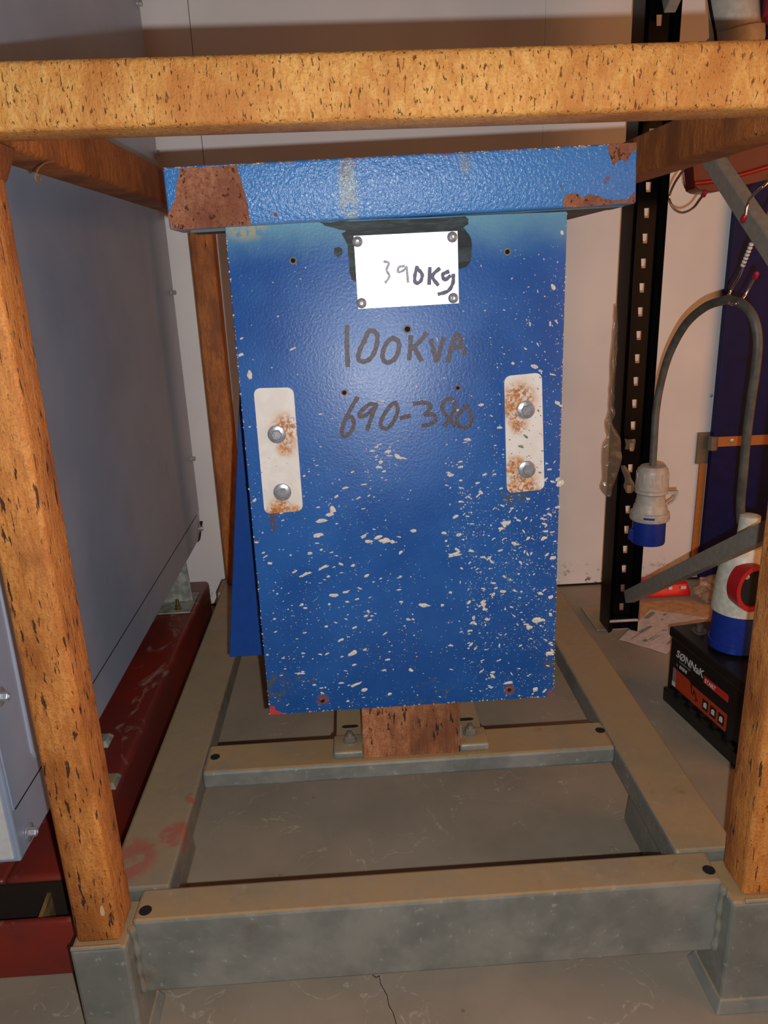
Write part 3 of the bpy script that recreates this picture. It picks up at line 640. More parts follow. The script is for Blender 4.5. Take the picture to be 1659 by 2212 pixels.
sk = thing('skid', 'oxide red steel skid carrying the tall grey cabinet', 'skid', (-1.0, 2.0, 0))
bm = B(); box(bm, -0.76, -0.606, 1.27, 2.83, 0.0, 0.15, 0.016, 4); put('side_rail', bm, M_red, sk, True)
bm = B(); box(bm, -1.46, -0.758, 1.27, 2.80, 0.10, 0.149, 0.01, 3); put('deck', bm, M_red, sk, True)
bm = B(); box(bm, -1.46, -0.58, 1.172, 1.186, 0.0, 0.126, 0.004, 3); fb = put('front_beam', bm, M_red, sk, True)
bm = B(); tube(bm, [(-1.46, 1.182, 0.122), (-0.9, 1.182, 0.122), (-0.585, 1.182, 0.122)], 0.010, 10, 1); put('rolled_lip', bm, M_red, sk, True)
bm = B(); box(bm, -1.46, -0.58, 1.186, 1.272, 0.003, 0.012); put('web', bm, plain('dark_hollow_steel', rgb(46, 36, 26), 0.5), sk)  # channel floor coloured dark to carry the hollow's shade
bm = B(); box(bm, -1.46, -0.60, 1.262, 1.268, 0.012, 0.143); put('shade_sheet', bm, plain('dark_hollow_shade', rgb(40, 30, 22), 0.6), sk)  # dark sheet standing in for the shade inside the skid's hollow
M_oil = plain('brown_grimy_steel', rgb(118, 88, 54), 0.6, 0, .4, .3, 40)
bm = B(); hexa(bm, [(-0.672, 1.186, 0.012), (-0.664, 1.186, 0.012), (-0.664, 1.272, 0.012), (-0.672, 1.272, 0.012), (-0.672, 1.186, 0.105), (-0.664, 1.186, 0.105), (-0.664, 1.272, 0.12), (-0.672, 1.272, 0.12)]); put('stiffener', bm, M_oil, sk)
bm = B(); hexa(bm, [(-0.664, 1.187, 0.012), (-0.585, 1.187, 0.012), (-0.585, 1.25, 0.012), (-0.664, 1.25, 0.012), (-0.664, 1.187, 0.095), (-0.585, 1.187, 0.11), (-0.585, 1.25, 0.05), (-0.664, 1.25, 0.04)]); put('corner_plate', bm, M_oil, sk)
# mounting feet between the skid and the cabinet
br = thing('mounting_bracket', 'whitish dirty steel mounting bracket with a brass-coloured bolt on the red skid near the wall', 'bracket', (-0.69, 2.6, 0.15))
M_brk = plain('whitish_dirty_steel', rgb(150, 150, 138), 0.5, 0.1, .4, .25, 30)
bm = B(); box(bm, -0.76, -0.622, 2.52, 2.70, 0.151, 0.157, 0.003); put('base_plate', bm, M_brk, br)
bm = B(); hexa(bm, [(-0.76, 2.62, 0.157), (-0.630, 2.62, 0.157), (-0.632, 2.628, 0.157), (-0.76, 2.628, 0.157), (-0.76, 2.62, 0.325), (-0.64, 2.62, 0.325), (-0.64, 2.628, 0.325), (-0.76, 2.628, 0.325)], 0.001); put('upright_plate', bm, M_brk, br)
bm = B(); box(bm, -0.76, -0.645, 2.60, 2.66, 0.322, 0.334, 0.002); put('rubber_pad', bm, M_dark, br)
bm = B(); lathe(bm, (-0.672, 2.555, 0.157), (0, 0, 1), [(0, .015), (.002, .015), (.003, .013)], 20); lathe(bm, (-0.672, 2.555, 0.16), (0, 0, 1), [(0, .011), (.011, .011), (.012, .009)], 6); lathe(bm, (-0.672, 2.555, 0.17), (0, 0, 1), [(0, .006), (.022, .006), (.0225, .004)], 12)
put('bolt', bm, plain('brass_plated', rgb(170, 150, 100), 0.25, 0.9), br, True)
for k, (px, py, lab) in enumerate(((232, 1602, 'small whitish bracket end poking out behind the left rusted post, upper of two'), (248, 1690, 'small grey bracket end poking out behind the left rusted post, lower of two'))):
    p = on_z(px, py, 0.152); bm = B(); hexa(bm, [p + Vector(v) for v in ((-.10, -.03, 0), (.012, -.03, 0), (.012, .028, 0), (-.10, .028, 0), (-.10, -.022, .013), (.002, -.018, .013), (.004, .02, .013), (-.10, .022, .013))], 0.003)
    o = put('foot_bracket', bm, M_brk if k == 0 else M_galv2, None, False, tuple(p)); tag(o, lab, 'bracket')

# ------------------------------------------------------------------ black slotted rack with galvanised braces
rk = thing('storage_rack', 'black slotted steel rack upright with grey diagonal braces, right of the blue transformer', 'rack', (0.96, 2.5, 0))
def upright(Y, facing):
    """web with real slots at Y, side flanges towards the wall, a lip each side"""
    xa, xb, z1 = 0.905, 1.010, 2.75
    bm = B(); xs = [0.926, 0.9475, 0.9655, 0.989]; z = 0.0; t = 0.003
    zc = [1.526 - 0.0751 * k for k in range(20)] + [1.526 + 0.0751 * k for k in range(1, 16)]; zc = sorted(z for z in zc if z > 0.07)
    rows = [0.012]
    for c in zc: rows += [c - 0.0145, c + 0.0145]
    rows.append(z1)
    cxm, tw, bw = 0.9575, 0.0095, 0.007
    V = {}
    for j, z in enumerate(rows):
        isb = (j % 2 == 1) and j < len(rows) - 1; hw = bw if isb else tw
        if j == 0 or j == len(rows) - 1: hw = tw
        for i, x in enumerate((0.926, cxm - hw, cxm + hw, 0.989)):
            for k, yy in enumerate((Y, Y + t)): V[(i, j, k)] = bm.verts.new((x, yy, z))
    for j in range(len(rows) - 1):
        hole = (j % 2 == 1)
        for i in range(3):
            if hole and i == 1: continue
            for k in (0, 1):
                q = [V[(i, j, k)], V[(i + 1, j, k)], V[(i + 1, j + 1, k)], V[(i, j + 1, k)]]; bm.faces.new(q if k == 0 else q[::-1])
        if hole:
            for a, b in (((1, j), (2, j)), ((1, j + 1), (2, j + 1)), ((1, j), (1, j + 1)), ((2, j), (2, j + 1))):
                bm.faces.new((V[a + (0,)], V[b + (0,)], V[b + (1,)], V[a + (1,)]))
    put('slotted_web', bm, M_black, rk)
    # folded side sections, drawn as a thick open profile
    for sgn, prof in ((-1, [(0.9265, Y + .001), (0.921, Y - .012), (0.905, Y - .026), (0.905, Y + .075), (0.921, Y + .075)]), (1, [(0.9885, Y + .001), (0.994, Y - .012), (1.010, Y - .026), (1.010, Y + .075), (0.994, Y + .075)])):
        bm = B()
        for (ax, ay), (bx, by) in zip(prof, prof[1:]):
            d = Vector((bx - ax, by - ay, 0)).normalized() * .0008
            obox(bm, Vector((ax, ay, 1.38)) - d, Vector((bx, by, 1.38)) + d, 0.0026, 2.74)
        put('side_flange', bm, M_black, rk)
upright(2.48, 1); upright(1.22, 1)
for Y in (2.5, 1.24):
    bm = B(); box(bm, 0.872, 1.02, Y - .01, Y + .19, 0.0, 0.006, 0.001); put('foot_plate', bm, M_galv2, rk)
bm = B(); tube(bm, [(0.905, 2.456, 0.055), (1.01, 2.456, 0.055)], 0.006, 10, 1); put('bolt', bm, M_zinc, rk, True)
def brace(a, b):
    bm = B(); a = Vector(a); b = Vector(b); obox(bm, a, b, 0.034, 0.045, 0.003); put('brace', bm, M_brace, rk)
XB = 0.968
brace((XB, 2.445, 0.155), (XB, 1.262, 0.925)); brace((XB, 1.262, 0.99), (XB, 2.445, 1.80)); brace((XB, 2.445, 2.0), (XB, 1.262, 2.70))

# ------------------------------------------------------------------ S hooks
def s_hook(pts, label, tips, loc, wrap=None):
    h = thing('s_hook', label, 'hook', loc); bm = B(); tube(bm, pts, 0.0033, 10, 8); w_ = put('hook_wire', bm, M_chrome, h, True)
    for a, d in tips:
        bm = B(); lathe(bm, a, d, [(0, .0045), (.003, .0066), (.016, .006), (.02, .003)], 14); put('red_tip', bm, plain('red_vinyl', rgb(160, 30, 48), 0.35), h, True)
    return h
P = lambda x, y, X=0.98: on_x(x, y, X)
a = [on_x(1610, 468, .938), on_x(1616, 440, .940), on_x(1630, 418, .945), on_x(1650, 402, .955), Vector((0.985, 1.80, 1.475)), Vector((1.004, 1.83, 1.43)), Vector((1.0, 1.87, 1.37)), on_x(1628, 515, .992), on_x(1600, 590, .988), on_x(1580, 625, .985), on_x(1572, 645, .972), on_x(1578, 656, .955), on_x(1592, 655, .962), on_x(1608, 640, .985), on_x(1630, 600, 1.0)]
h1 = s_hook(a, 'chromed s hook with red tips on the brace, holding up the grey cable', [(on_x(1611, 464, .938), on_x(1604, 478, .936) - on_x(1611, 464, .938)), (on_x(1629, 602, 1.0), on_x(1634, 592, 1.0) - on_x(1629, 602, 1.0))], (0.98, 1.9, 1.2))
bm = B(); t0, t1 = on_x(1624, 525, .990), on_x(1606, 570, .988)
for k in range(7): c = t0.lerp(t1, k / 6); lathe(bm, c, t1 - t0, [(0, .0042), (.0015, .0058), (.005, .0058), (.0065, .0042)], 10)
put('paper_tag', bm, plain('white_tag', rgb(210, 206, 204), .6), h1, True)
a = [on_x(1500, 338, .93), on_x(1478, 365, .93), on_x(1456, 398, .93), on_x(1446, 428, .93), on_x(1455, 450, .93), on_x(1474, 459, .93), on_x(1496, 450, .93), on_x(1512, 430, .93), on_x(1520, 420, .93)]
a = [Vector((0.97, 2.0, 1.545)), Vector((0.945, 2.05, 1.56))] + a
s_hook(a, 'wide chromed s hook with a red tip hanging open under the right rusted beam', [(on_x(1518, 424, .93), on_x(1524, 414, .93) - on_x(1518, 424, .93))], (0.95, 2.1, 1.5))
a = [on_x(1530, -12, .95), on_x(1542, 3, .95), on_x(1556, 1, .95), on_x(1566, -12, .95)]
s_hook([a[0] + Vector((0, 0, .06))] + a + [a[-1] + Vector((0, 0, .04))], 'chromed s hook whose lower bend shows at the top edge above the rusted top beam', [], (0.95, 1.9, 1.8))

# ------------------------------------------------------------------ hanging power cable: plug, cable, coupler standing on the battery
M_cable = plain('grey_rubber', rgb(82, 80, 74), 0.5, 0, .45, .15, 30)
M_pgrey = plain('light_grey_plastic', rgb(176, 168, 156), 0.42, 0, .5, .04)
M_pblue = plain('blue_plastic', rgb(14, 44, 132), 0.4, 0, .5, .05)
M_white = plain('off_white_plastic', rgb(200, 198, 182), 0.42, 0, .5, .05)
cb = thing('power_cable', 'thick grey cable with a grey and blue round plug, looped over the s hook', 'cable', (0.95, 2.1, 0.7))
pp = [(1410, 1004, .945), (1413, 950, .945), (1417, 890, .945), (1427, 830, .95), (1446, 765, .955), (1480, 702, .96), (1522, 664, .965), (1560, 650, .97), (1578, 648, .972), (1606, 658, .975), (1628, 688, .985), (1637, 735, .995), (1632, 800, 1.0), (1622, 870, 1.005), (1611, 960, 1.01), (1606, 1020, 1.015), (1600, 1085, 1.03), (1601, 1128, 1.045)]
bm = B(); tube(bm, [on_x(x, y, X) for x, y, X in pp], 0.0115, 14, 5); put('cable', bm, M_cable, cb, True)
# plug, hanging straight down
pt = on_x(1411, 1006, .945); pb = on_x(1417, 1186, .945); ax = Vector((0, 0, -1)); L = (pt.z - pb.z); u = L / 180.0
prof1 = [(0, 14), (0, 27), (6, 33), (14, 35), (46, 37), (52, 37)]; prof2 = [(52, 33), (54, 36), (60, 37), (64, 32), (70, 31), (84, 34), (88, 34), (92, 37), (104, 39), (106, 43), (120, 45), (124, 43)]; prof3 = [(124, 37), (176, 38), (180, 37), (180, 33), (150, 32)]
sc = L / 180.0 * 0.98
def mk(pr): return [(d * u, r * sc) for d, r in pr]
bm = B(); lathe(bm, pt, ax, mk(prof1), 36)
for k in range(10):
    t = 2 * math.pi * k / 10; c = pt + Vector((math.cos(t), math.sin(t), 0)) * 35 * sc; obox(bm, c + ax * 14 * u, c + ax * 46 * u, .008, .0045, .001, Vector((math.cos(t), math.sin(t), 0)))
put('gland_nut', bm, M_pgrey, cb, True)
bm = B(); lathe(bm, pt, ax, mk(prof2), 40); pbody = put('plug_body', bm, M_pgrey, cb, True)
bm = B(); e1 = pt + ax * 60 * u; obj_pts = []
for (dx, dz) in ((30, 58), (58, 56), (59, 62), (56, 74), (46, 86), (38, 92), (36, 88), (46, 80), (52, 70), (53, 63), (34, 66)): obj_pts.append(pt + Vector((dx * sc * .93, -dx * sc * .36, -dz * u)))
prism(bm, obj_pts, (0.36, .93, 0), 0.012); put('flap_lug', bm, M_pgrey, pbody)
bm = B(); c = pt + ax * 112 * u
for k in range(6):
    t0 = math.radians(-128 + k * 5); t1 = t0 + math.radians(5); r = 45 * sc
    hexa(bm, [c + Vector((math.cos(t) * q, math.sin(t) * q, z)) for z in (-.003, .003) for t, q in ((t0, r), (t1, r), (t1, r + .0015), (t0, r + .0015))])
put('blue_mark', bm, M_pblue, pbody)
bm = B(); lathe(bm, pt, ax, mk(prof3), 40, False); lathe(bm, pt, ax, mk([(148, 32), (149, 0)]), 40, False); put('blue_collar', bm, M_pblue, cb, True)
bm = B(); box(bm, pt.x - 46 * sc, pt.x - 34 * sc, pt.y - .01, pt.y + .01, pt.z - 172 * u, pt.z - 146 * u, .002); put('key_rib', bm, M_pblue, cb)
# coupler on the battery
BC = Vector((1.045, 1.86, 0.262)); tilt = Vector((0.02, 0.0, 1)).normalized()
bm = B(); lathe(bm, BC, tilt, [(0, .066), (.002, .068), (.004, .068), (.020, .068), (.022, .064), (.11, .063), (.112, .06)], 44); cbase = put('coupler_base', bm, M_pblue, cb, True)
bm = B(); lathe(bm, BC, tilt, [(.110, .060), (.112, .070), (.125, .0705), (.20, .066), (.26, .060), (.285, .052), (.30, .04), (.302, .030), (.30, .028), (.385, .026), (.388, .014)], 44); csh = put('coupler_shell', bm, M_white, cb, True)
d = Vector((-0.30, -0.954, 0)); d = Vector((0.15, -0.988, 0)).normalized(); sx_ = Vector((0.988, 0.15, 0))
def ring(R0, R1, off0, off1, mat, nm, par):
    bm = B(); n = 32; cc = BC + Vector((0.0, 0, 0.205)); rows = []
    for rr, of in ((R0, off0), (R0, off1), (R1, off1), (R1, off0)):
        rows.append([bm.verts.new(cc + sx_ * (math.cos(2 * math.pi * k / n) * rr * .80) + Vector((0, 0, 1)) * (math.sin(2 * math.pi * k / n) * rr) + d * of) for k in range(n)])
    for i in range(4):
        a, b = rows[i], rows[(i + 1) % 4]
        for k in range(n): bm.faces.new((a[k], a[(k + 1) % n], b[(k + 1) % n], b[k]))
    put(nm, bm, mat, par, True)
M_pred = plain('red_plastic', rgb(170, 26, 34), 0.4)
BCs = BC
BC = BCs - sx_ * 0.014
ring(0.066, 0.052, 0.035, 0.078, M_pred, 'red_ring', csh)
bm = B(); cc = BC + Vector((0, 0, 0.205)); prism(bm, [cc + sx_ * (math.cos(t) * .0425) + Vector((0, 0, 1)) * math.sin(t) * .053 + d * .045 for t in [2 * math.pi * k / 28 for k in range(28)]], d, .024); put('dark_socket', bm, M_dark, csh)
bm = B(); lathe(bm, cc + d * .069 + sx_ * -.022 + Vector((0, 0, .035)), d, [(0, .008), (.004, .007), (.005, .004)], 12); put('screw', bm, M_zinc, csh, True)

# ------------------------------------------------------------------ car battery
bt = thing('car_battery', 'black car battery with an orange label, standing on the floor under the brace', 'battery', (1.03, 1.85, 0))
A0 = Vector((0.929, 2.01, 0)); ud = (Vector((0.977, 1.703, 0)) - A0).normalized(); vd = Vector((-ud.y, ud.x, 0)); 
if vd.x < 0: vd = -vd
def bb(u0, u1, v0, v1, z0, z1, bev=0.0):
    bm = B(); return hexa(bm, [A0 + ud * u_ + vd * v_ + Vector((0, 0, z_)) for z_ in (z0, z1) for u_, v_ in ((u0, v0), (u1, v0), (u1, v1), (u0, v1))], bev)
M_bat = plain('black_battery_plastic', rgb(20, 19, 18), 0.38, 0, .5, .1)
put('case', bb(.004, .356, .004, .178, .045, .222, .004), M_bat, bt)
put('base_rail', bb(-.004, .364, -.004, .186, .0, .046, .005), M_bat, bt)
put('lid', bb(-.002, .362, -.002, .184, .222, .254, .006), M_bat, bt)
for k in range(6):
    bm = B(); hexa(bm, [A0 + ud * u_ + vd * v_ + Vector((0, 0, z_)) for z_ in (.044, .060) for u_, v_ in ((.02 + k * .058, -.006), (.05 + k * .058, -.006), (.05 + k * .058, .004), (.02 + k * .058, .004))], .002)
    put('ledge_tab', bm, M_bat, bt)
for u_, v_ in ((.055, .06), (.31, .06)):
    c = A0 + ud * u_ + vd * v_ + Vector((0, 0, .254)); bm = B(); lathe(bm, c, (0, 0, 1), [(0, .022), (.004, .022), (.005, .011), (.024, .010), (.025, .008)], 24); put('terminal', bm, plain('grey_lead', rgb(92, 86, 80), .5, .4), bt, True)
def facepoly(pts, mat, nm, par, off=.0006): # on the long side, u along, z up
    bm = B(); prism(bm, [A0 + ud * u_ + vd * .004 + Vector((0, 0, z_)) for u_, z_ in pts], -vd, off); return put(nm, bm, mat, par)
M_or = plain('orange_print', rgb(176, 58, 24), 0.4); M_rd = plain('red_print', rgb(196, 44, 34), .4); M_wh = plain('white_print', rgb(205, 202, 198), .5); M_gr = plain('grey_print', rgb(120, 116, 112), .5)
lab = facepoly([(.045, .07), (.285, .07), (.288, .074), (.288, .12), (.285, .124), (.12, .124), (.105, .130), (.045, .130)], M_or, 'label', bt)
facepoly([(.028, .07), (.0445, .07), (.0445, .130), (.028, .130)], M_gr, 'label_band', bt)
facepoly([(.028, .07), (.0445, .07), (.0445, .084), (.028, .084)], M_wh, 'label_mark', bt, .0009)
facepoly([(.175, .160), (.285, .160), (.285, .178), (.280, .182), (.175, .182)], M_rd, 'red_bar', bt)
for k in range(3): facepoly([(.180 + k * .036, .080), (.206 + k * .036, .080), (.206 + k * .036, .112), (.180 + k * .036, .112)], M_bat, 'icon_box', lab, .0012)
for k in range(3): facepoly([(.186 + k * .036, .088), (.200 + k * .036, .088), (.200 + k * .036, .102), (.196 + k * .036, .106), (.190 + k * .036, .104), (.186 + k * .036, .1)], M_wh, 'icon', lab, .0016)
zz = Vector((0, 0, 1))
def bt_text(s, size, mat, u_, z_, bold=0.0, shear=0.0): text('lettering', s, size, mat, A0 + ud * u_ + vd * .0028 + zz * z_, ud, zz, bt, .0003, shear, bold)
bt_text('SØNNaK', .034, M_wh, .038, .172, .0006, .15); bt_text('STARTBATTERI', .0085, M_gr, .055, .160); bt_text('by', .011, M_gr, .042, .144); bt_text('EXIDE', .014, M_wh, .058, .143, .0003, .15)
bt_text('START', .017, M_wh, .180, .164, .0003)
P0 = A0 + vd * .0022
bm = B()
for st in ([(.118, .122), (.128, .112)], [(.124, .125), (.128, .096)], [(.138, .112), (.133, .094)], [(.136, .112), (.150, .106)], [(.136, .104), (.147, .100)], [(.146, .100), (.158, .086)], [(.150, .096), (.148, .082)]):
    (u0, z0), (u1, z1) = st; obox(bm, A0 + ud * u0 + vd * .0026 + zz * z0, A0 + ud * u1 + vd * .0026 + zz * z1, .0022, .0012, 0, vd)
put('marker_scribble', bm, M_dark, bt)

# ------------------------------------------------------------------ things on the floor at the back
M_paper = plain('white_paper', rgb(238, 226, 218), 0.8, 0, .2, .02)
pa = thing('paper_sheet', 'printed white paper slip lying on the floor between the rack foot and the battery', 'paper', (1.1, 2.45, 0.0))
cor = [on_z(1337, 1382, .003), on_z(1405, 1317, .003), on_z(1530, 1336, .003), on_z(1440, 1413, .003)]
bm = B(); N = 10; G = {}
for i in range(N + 1):
    for j in range(N + 1):
        u_, v_ = i / N, j / N; p = (cor[0].lerp(cor[1], v_)).lerp(cor[3].lerp(cor[2], v_), u_)
        G[i, j] = bm.verts.new((p.x, p.y, .003 + .012 * max(0, u_ - .55) * math.sin(v_ * 3) + .002 * math.sin(7 * u_ + 5 * v_) ** 2))
for i in range(N):
    for j in range(N): bm.faces.new((G[i, j], G[i + 1, j], G[i + 1, j + 1], G[i, j + 1]))
bmesh.ops.solidify(bm, geom=bm.faces[:], thickness=-0.0006)
put('sheet', bm, M_paper, pa, True)
def pp_(u_, v_): p = (cor[0].lerp(cor[1], v_)).lerp(cor[3].lerp(cor[2], v_), u_); return Vector((p.x, p.y, .0046 + .012 * max(0, u_ - .55) * math.sin(v_ * 3) + .002 * math.sin(7 * u_ + 5 * v_) ** 2))
for (u0, v0, u1, v1, w_) in ((.08, .70, .10, .92, .016), (.30, .88, .31, .94, .008), (.34, .74, .35, .78, .006), (.50, .06, .50, .06, .0), (.22, .30, .30, .52, .012), (.52, .48, .60, .50, .007), (.42, .12, .47, .16, .016), (.5, .18, .53, .34, .003), (.55, .18, .58, .34, .003), (.86, .18, .84, .46, .006), (.2, .08, .28, .44, .003)):
    if w_ == 0: continue
    bm = B(); obox(bm, pp_(u0, v0), pp_(u1, v1), w_, .0003); put('print_mark', bm, M_gr, pa)

M_cardb = plain('brown_cardboard', rgb(184, 140, 100), 0.85, 0, .2, .1, 30)
px = [(1295, 1302), (1330, 1294), (1420, 1296), (1500, 1300), (1545, 1312), (1540, 1328), (1520, 1345), (1440, 1352), (1330, 1345), (1318, 1330)]
px = [(1382, 1303), (1440, 1297), (1500, 1299), (1545, 1312), (1538, 1326), (1525, 1345), (1480, 1350), (1382, 1345)]
bm = B(); prism(bm, [on_z(x, y, .0004) for x, y in px], (0, 0, 1), .002); o = put('cardboard_sheet', bm, M_cardb, None, False, tuple(on_z(1460, 1320, .0004))); tag(o, 'flat brown cardboard sheet with a torn edge on the floor behind the battery', 'cardboard')

pk = thing('red_packet', 'shiny red packet lying on the floor against the white wall', 'packet', (1.3, 2.82, 0))
c = on_z(1425, 1282, 0.03)
bm = B(); hexa(bm, [(1.12, 2.74, .004), (1.345, 2.74, .004), (1.345, 2.85, .004), (1.12, 2.85, .004), (1.125, 2.76, .055), (1.335, 2.76, .055), (1.335, 2.84, .06), (1.125, 2.84, .06)], .01, 3); put('wrapper', bm, plain('glossy_red_film', rgb(212, 22, 28), .25), pk, True)
for u_, w_ in ((1.30, .022), (1.25, .014), (1.21, .016)):
    bm = B(); box(bm, u_, u_ + w_, 2.7475, 2.7485 + .003, .034, .046); put('print_mark', bm, M_wh, pk)
# crumpled clear film beside it
m = Mat('clear_plastic_film', rgb(230, 205, 180), 0.08, 0, .8); m.b.inputs['Transmission Weight'].default_value = 0.75; m.b.inputs['IOR'].default_value = 1.25; m.bump(m.noise(30, 4, .6), .6, .006); M_film = m.m
bm = B(); bmesh.ops.create_icosphere(bm, subdivisions=4, radius=1.0)
for v in bm.verts:
    n_ = v.co.copy(); q = 1 + .35 * mnoise.noise(n_ * 2.3 + Vector((3, 1, 5))) + .18 * mnoise.noise(n_ * 6)
    v.co = Vector((1.47 + n_.x * .115 * q, 2.70 + n_.y * .09 * q, max(.002, .045 + n_.z * .055 * q)))
o = put('plastic_bag', bm, M_film, None, False, (1.47, 2.70, 0)); tag(o, 'crumpled clear plastic bag glinting on the floor behind the battery', 'bag')

# stretch film caught on the rack upright
m = Mat('smoky_stretch_film', rgb(138, 122, 104), 0.16, 0, .9); m.b.inputs['Alpha'].default_value = 0.6; m.bump(m.noise(45, 4, .6), .7, .004); M_str = m.m
def film(px, Y, amp, nm, label):
    L_ = [on_y(a, y, Y) for a, b, y in px]; Rt = [on_y(b, y, Y) for a, b, y in px]; bm = B(); rows = []; nn = 6
    LL = smooth_path(L_, 4); RR = smooth_path(Rt, 4)
    for j, (a, b) in enumerate(zip(LL, RR)):
        row = []
        for i in range(nn + 1):
            p = a.lerp(b, i / nn); n_ = mnoise.noise(p * 38)
            row.append(bm.verts.new(p + Vector((.004 * n_, -abs(amp * (math.sin(math.pi * i / nn) + n_)) - .001, .003 * n_))))
        rows.append(row)
    for a, b in zip(rows, rows[1:]):
        for i in range(nn): bm.faces.new((a[i], a[i + 1], b[i + 1], b[i]))
    bmesh.ops.solidify(bm, geom=bm.faces[:], thickness=0.0006)
    o = put(nm, bm, M_str, None, True, tuple(L_[0])); tag(o, label, 'plastic film')
film([(1328, 1333, 660), (1324, 1334, 720), (1318, 1330, 790), (1315, 1326, 860), (1314, 1326, 895), (1308, 1322, 915), (1310, 1338, 945), (1303, 1341, 965), (1301, 1342, 985), (1301, 1338, 1010), (1302, 1330, 1035), (1297, 1322, 1055), (1306, 1318, 1072)], 2.449, .008, 'stretch_film', 'dirty clear stretch film clinging to the outer edge of the black rack upright')
film([(1348, 1372, 948), (1352, 1372, 958), (1350, 1371, 970)], 2.449, .004, 'stretch_film', 'small scrap of clear film over an upper slot of the black upright')
film([(1340, 1349, 1005), (1344, 1358, 1020), (1350, 1365, 1035), (1347, 1371, 1050), (1351, 1366, 1064)], 2.449, .004, 'stretch_film', 'drop-shaped scrap of clear film over a slot beside the hanging plug')

# ------------------------------------------------------------------ dark blue door at the back right
dr = thing('steel_door', 'dark blue steel door with a strap hinge in painted shadow orange on the back wall, behind the hanging cable', 'door', (1.8, 2.86, 0.0))
M_navy = plain('navy_paint', rgb(10, 16, 66), 0.55, 0, .2, .1, 20)
bm = B(); box(bm, 1.435, 2.6, 2.868, 2.900, 0.02, 2.6, .003); put('door_leaf', bm, M_navy, dr)
M_shadow_orange = plain('orange_shadow_tone', rgb(170, 104, 48), 0.6, 0, .3)  # orange of shadow on white, put into the colour of strap and wall strip
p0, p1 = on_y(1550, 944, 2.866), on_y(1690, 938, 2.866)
bm = B(); hexa(bm, [(p0.x, 2.864, p0.z - .04), (p1.x + .1, 2.864, p0.z - .04), (p1.x + .1, 2.872, p0.z - .04), (p0.x, 2.872, p0.z - .04), (p0.x, 2.864, p0.z), (p1.x + .1, 2.864, p0.z), (p1.x + .1, 2.872, p0.z), (p0.x, 2.872, p0.z)], .001); hs = put('hinge_strap', bm, M_shadow_orange, dr)
p = on_y(1581, 952, 2.864); bm = B(); lathe(bm, p, (0, -1, 0), [(0, .009), (.002, .009), (.004, .005)], 14); put('screw', bm, M_zinc, hs, True)
M_hg = plain('worn_hinge_steel', rgb(112, 98, 82), 0.5, 0.3)
a, b = on_y(1509, 935, 2.9), on_y(1549, 1000, 2.9)
bm = B(); box(bm, a.x, b.x, 2.898, 2.909, b.z, a.z, .001); hp = put('hinge_plate', bm, M_hg, dr)
a, b = on_y(1538, 942, 2.875), on_y(1538, 972, 2.875)
bm = B(); lathe(bm, b, (0, 0, 1), [(0, .018), (.002, .02), (a.z - b.z - .002, .02), (a.z - b.z, .018)], 20); put('hinge_barrel', bm, M_hg, dr, True)
bm = B(); a, b = on_y(1540, 1000, 2.9), on_y(1520, 1190, 2.9); box(bm, 1.405, 1.434, 2.898, 2.909, 0.02, a.z, .001); put('shadow_strip', bm, M_shadow_orange, dr)  # thin strip standing in for a shadow band on the white wall

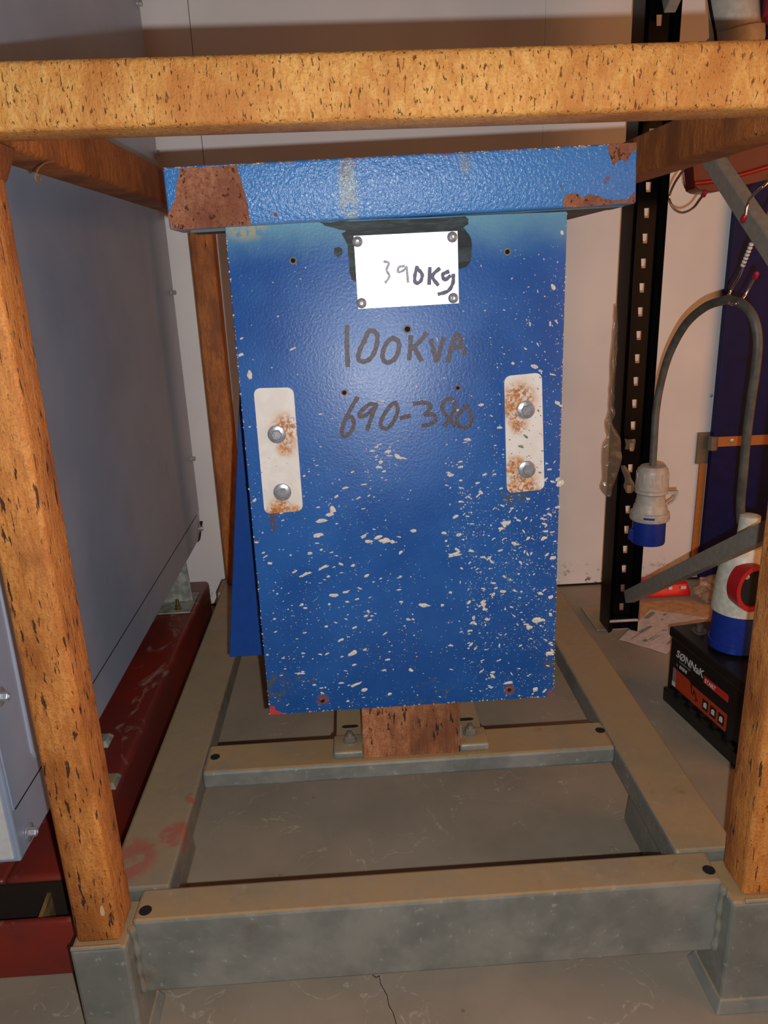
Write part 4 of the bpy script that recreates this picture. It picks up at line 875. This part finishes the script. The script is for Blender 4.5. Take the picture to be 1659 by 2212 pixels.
# ------------------------------------------------------------------ top right: red bag and grey connector hung from the rack
M_shadowed_red = plain('shadowed_red_plastic', rgb(84, 16, 18), 0.35, 0, .5, .1, 20)  # red darkened so the colour carries the beam's shadow on the housing
rb = thing('red_connector', 'red plastic connector housing, its colour darkened for shadow, hanging behind the grey brace under the rusted beam', 'connector', (1.15, 2.2, 1.5))
Yc = 2.25
o0 = [(1494, 310), (1497, 345), (1503, 395), (1500, 405), (1508, 412), (1525, 416), (1560, 412), (1600, 402), (1659, 388), (1700, 370), (1700, 290), (1600, 300)]
bm = B(); prism(bm, [on_y(x, y, Yc) for x, y in o0], (0, 1, 0), .07)
bmesh.ops.bevel(bm, geom=[e for e in bm.edges], offset=.004, segments=2, affect='EDGES'); put('housing', bm, M_shadowed_red, rb, True)
bm = B(); tube(bm, [on_y(1500, 396, Yc - .004), on_y(1560, 388, Yc - .006), on_y(1660, 360, Yc - .006), on_y(1700, 345, Yc - .004)], .006, 10, 4); put('rim_bead', bm, plain('bright_red_plastic', rgb(140, 20, 20), .3), rb, True)

gc = thing('grey_connector', 'grey plastic cable connector hanging above the right end of the rusted top beam', 'connector', (1.1, 2.0, 1.9))
a = on_y(1598, 110, 2.05); b = on_y(1590, -60, 2.05)
bm = B(); lathe(bm, a - Vector((0, 0, .06)), b - a, [(0, .055), (.004, .06), (.06, .062), (.075, .066), (.10, .066), (.105, .058), (.18, .056), (.2, .045), (.26, .03)], 36); put('shell', bm, M_pgrey, gc, True)
bm = B(); lathe(bm, a - Vector((0, 0, .06)), b - a, [(.045, .0635), (.047, .0665), (.062, .0665), (.064, .0635)], 36); put('band', bm, M_hg, gc, True)
bk_ = on_y(1650, 40, 2.0)
bm = B(); lathe(bm, bk_ + Vector((.05, 0, 0)), (.1, .1, 1), [(0, .045), (.004, .05), (.12, .05), (.13, .04)], 30); o = put('crimson_connector', bm, plain('crimson_plastic', rgb(150, 34, 62), .4), None, True, tuple(bk_)); tag(o, 'crimson plastic connector cut off by the upper right corner', 'connector')
cw = thing('thin_cable', 'thin black cable running down beside the grey connector at the top right', 'cable', tuple(on_y(1550, 80, 1.98)))
bm = B(); tube(bm, [on_y(1520, -60, 1.98), on_y(1528, -20, 1.98), on_y(1537, 30, 1.98), on_y(1546, 80, 1.98), on_y(1550, 130, 1.98)], .0035, 8, 5); put('cable', bm, M_black, cw, True)

# black rubber object at the lower right corner
wb = thing('rubber_wheel', 'black rubber wheel cut off at the lower right corner of the picture', 'wheel', (0.78, 1.0, 0))
bm = B(); lathe(bm, (0.735, 1.02, 0.075), (1, -.1, 0), [(0, .03), (.0, .055), (.006, .07), (.016, .074), (.035, .074), (.045, .07), (.05, .055), (.05, .03)], 40); put('tyre', bm, plain('black_rubber', rgb(16, 14, 13), .6), wb, True)
bm = B(); lathe(bm, (0.737, 1.02, 0.075), (1, -.1, 0), [(-.004, .012), (-.004, .02), (.0, .03), (.046, .03), (.05, .02)], 24); put('hub', bm, M_brace, wb, True)
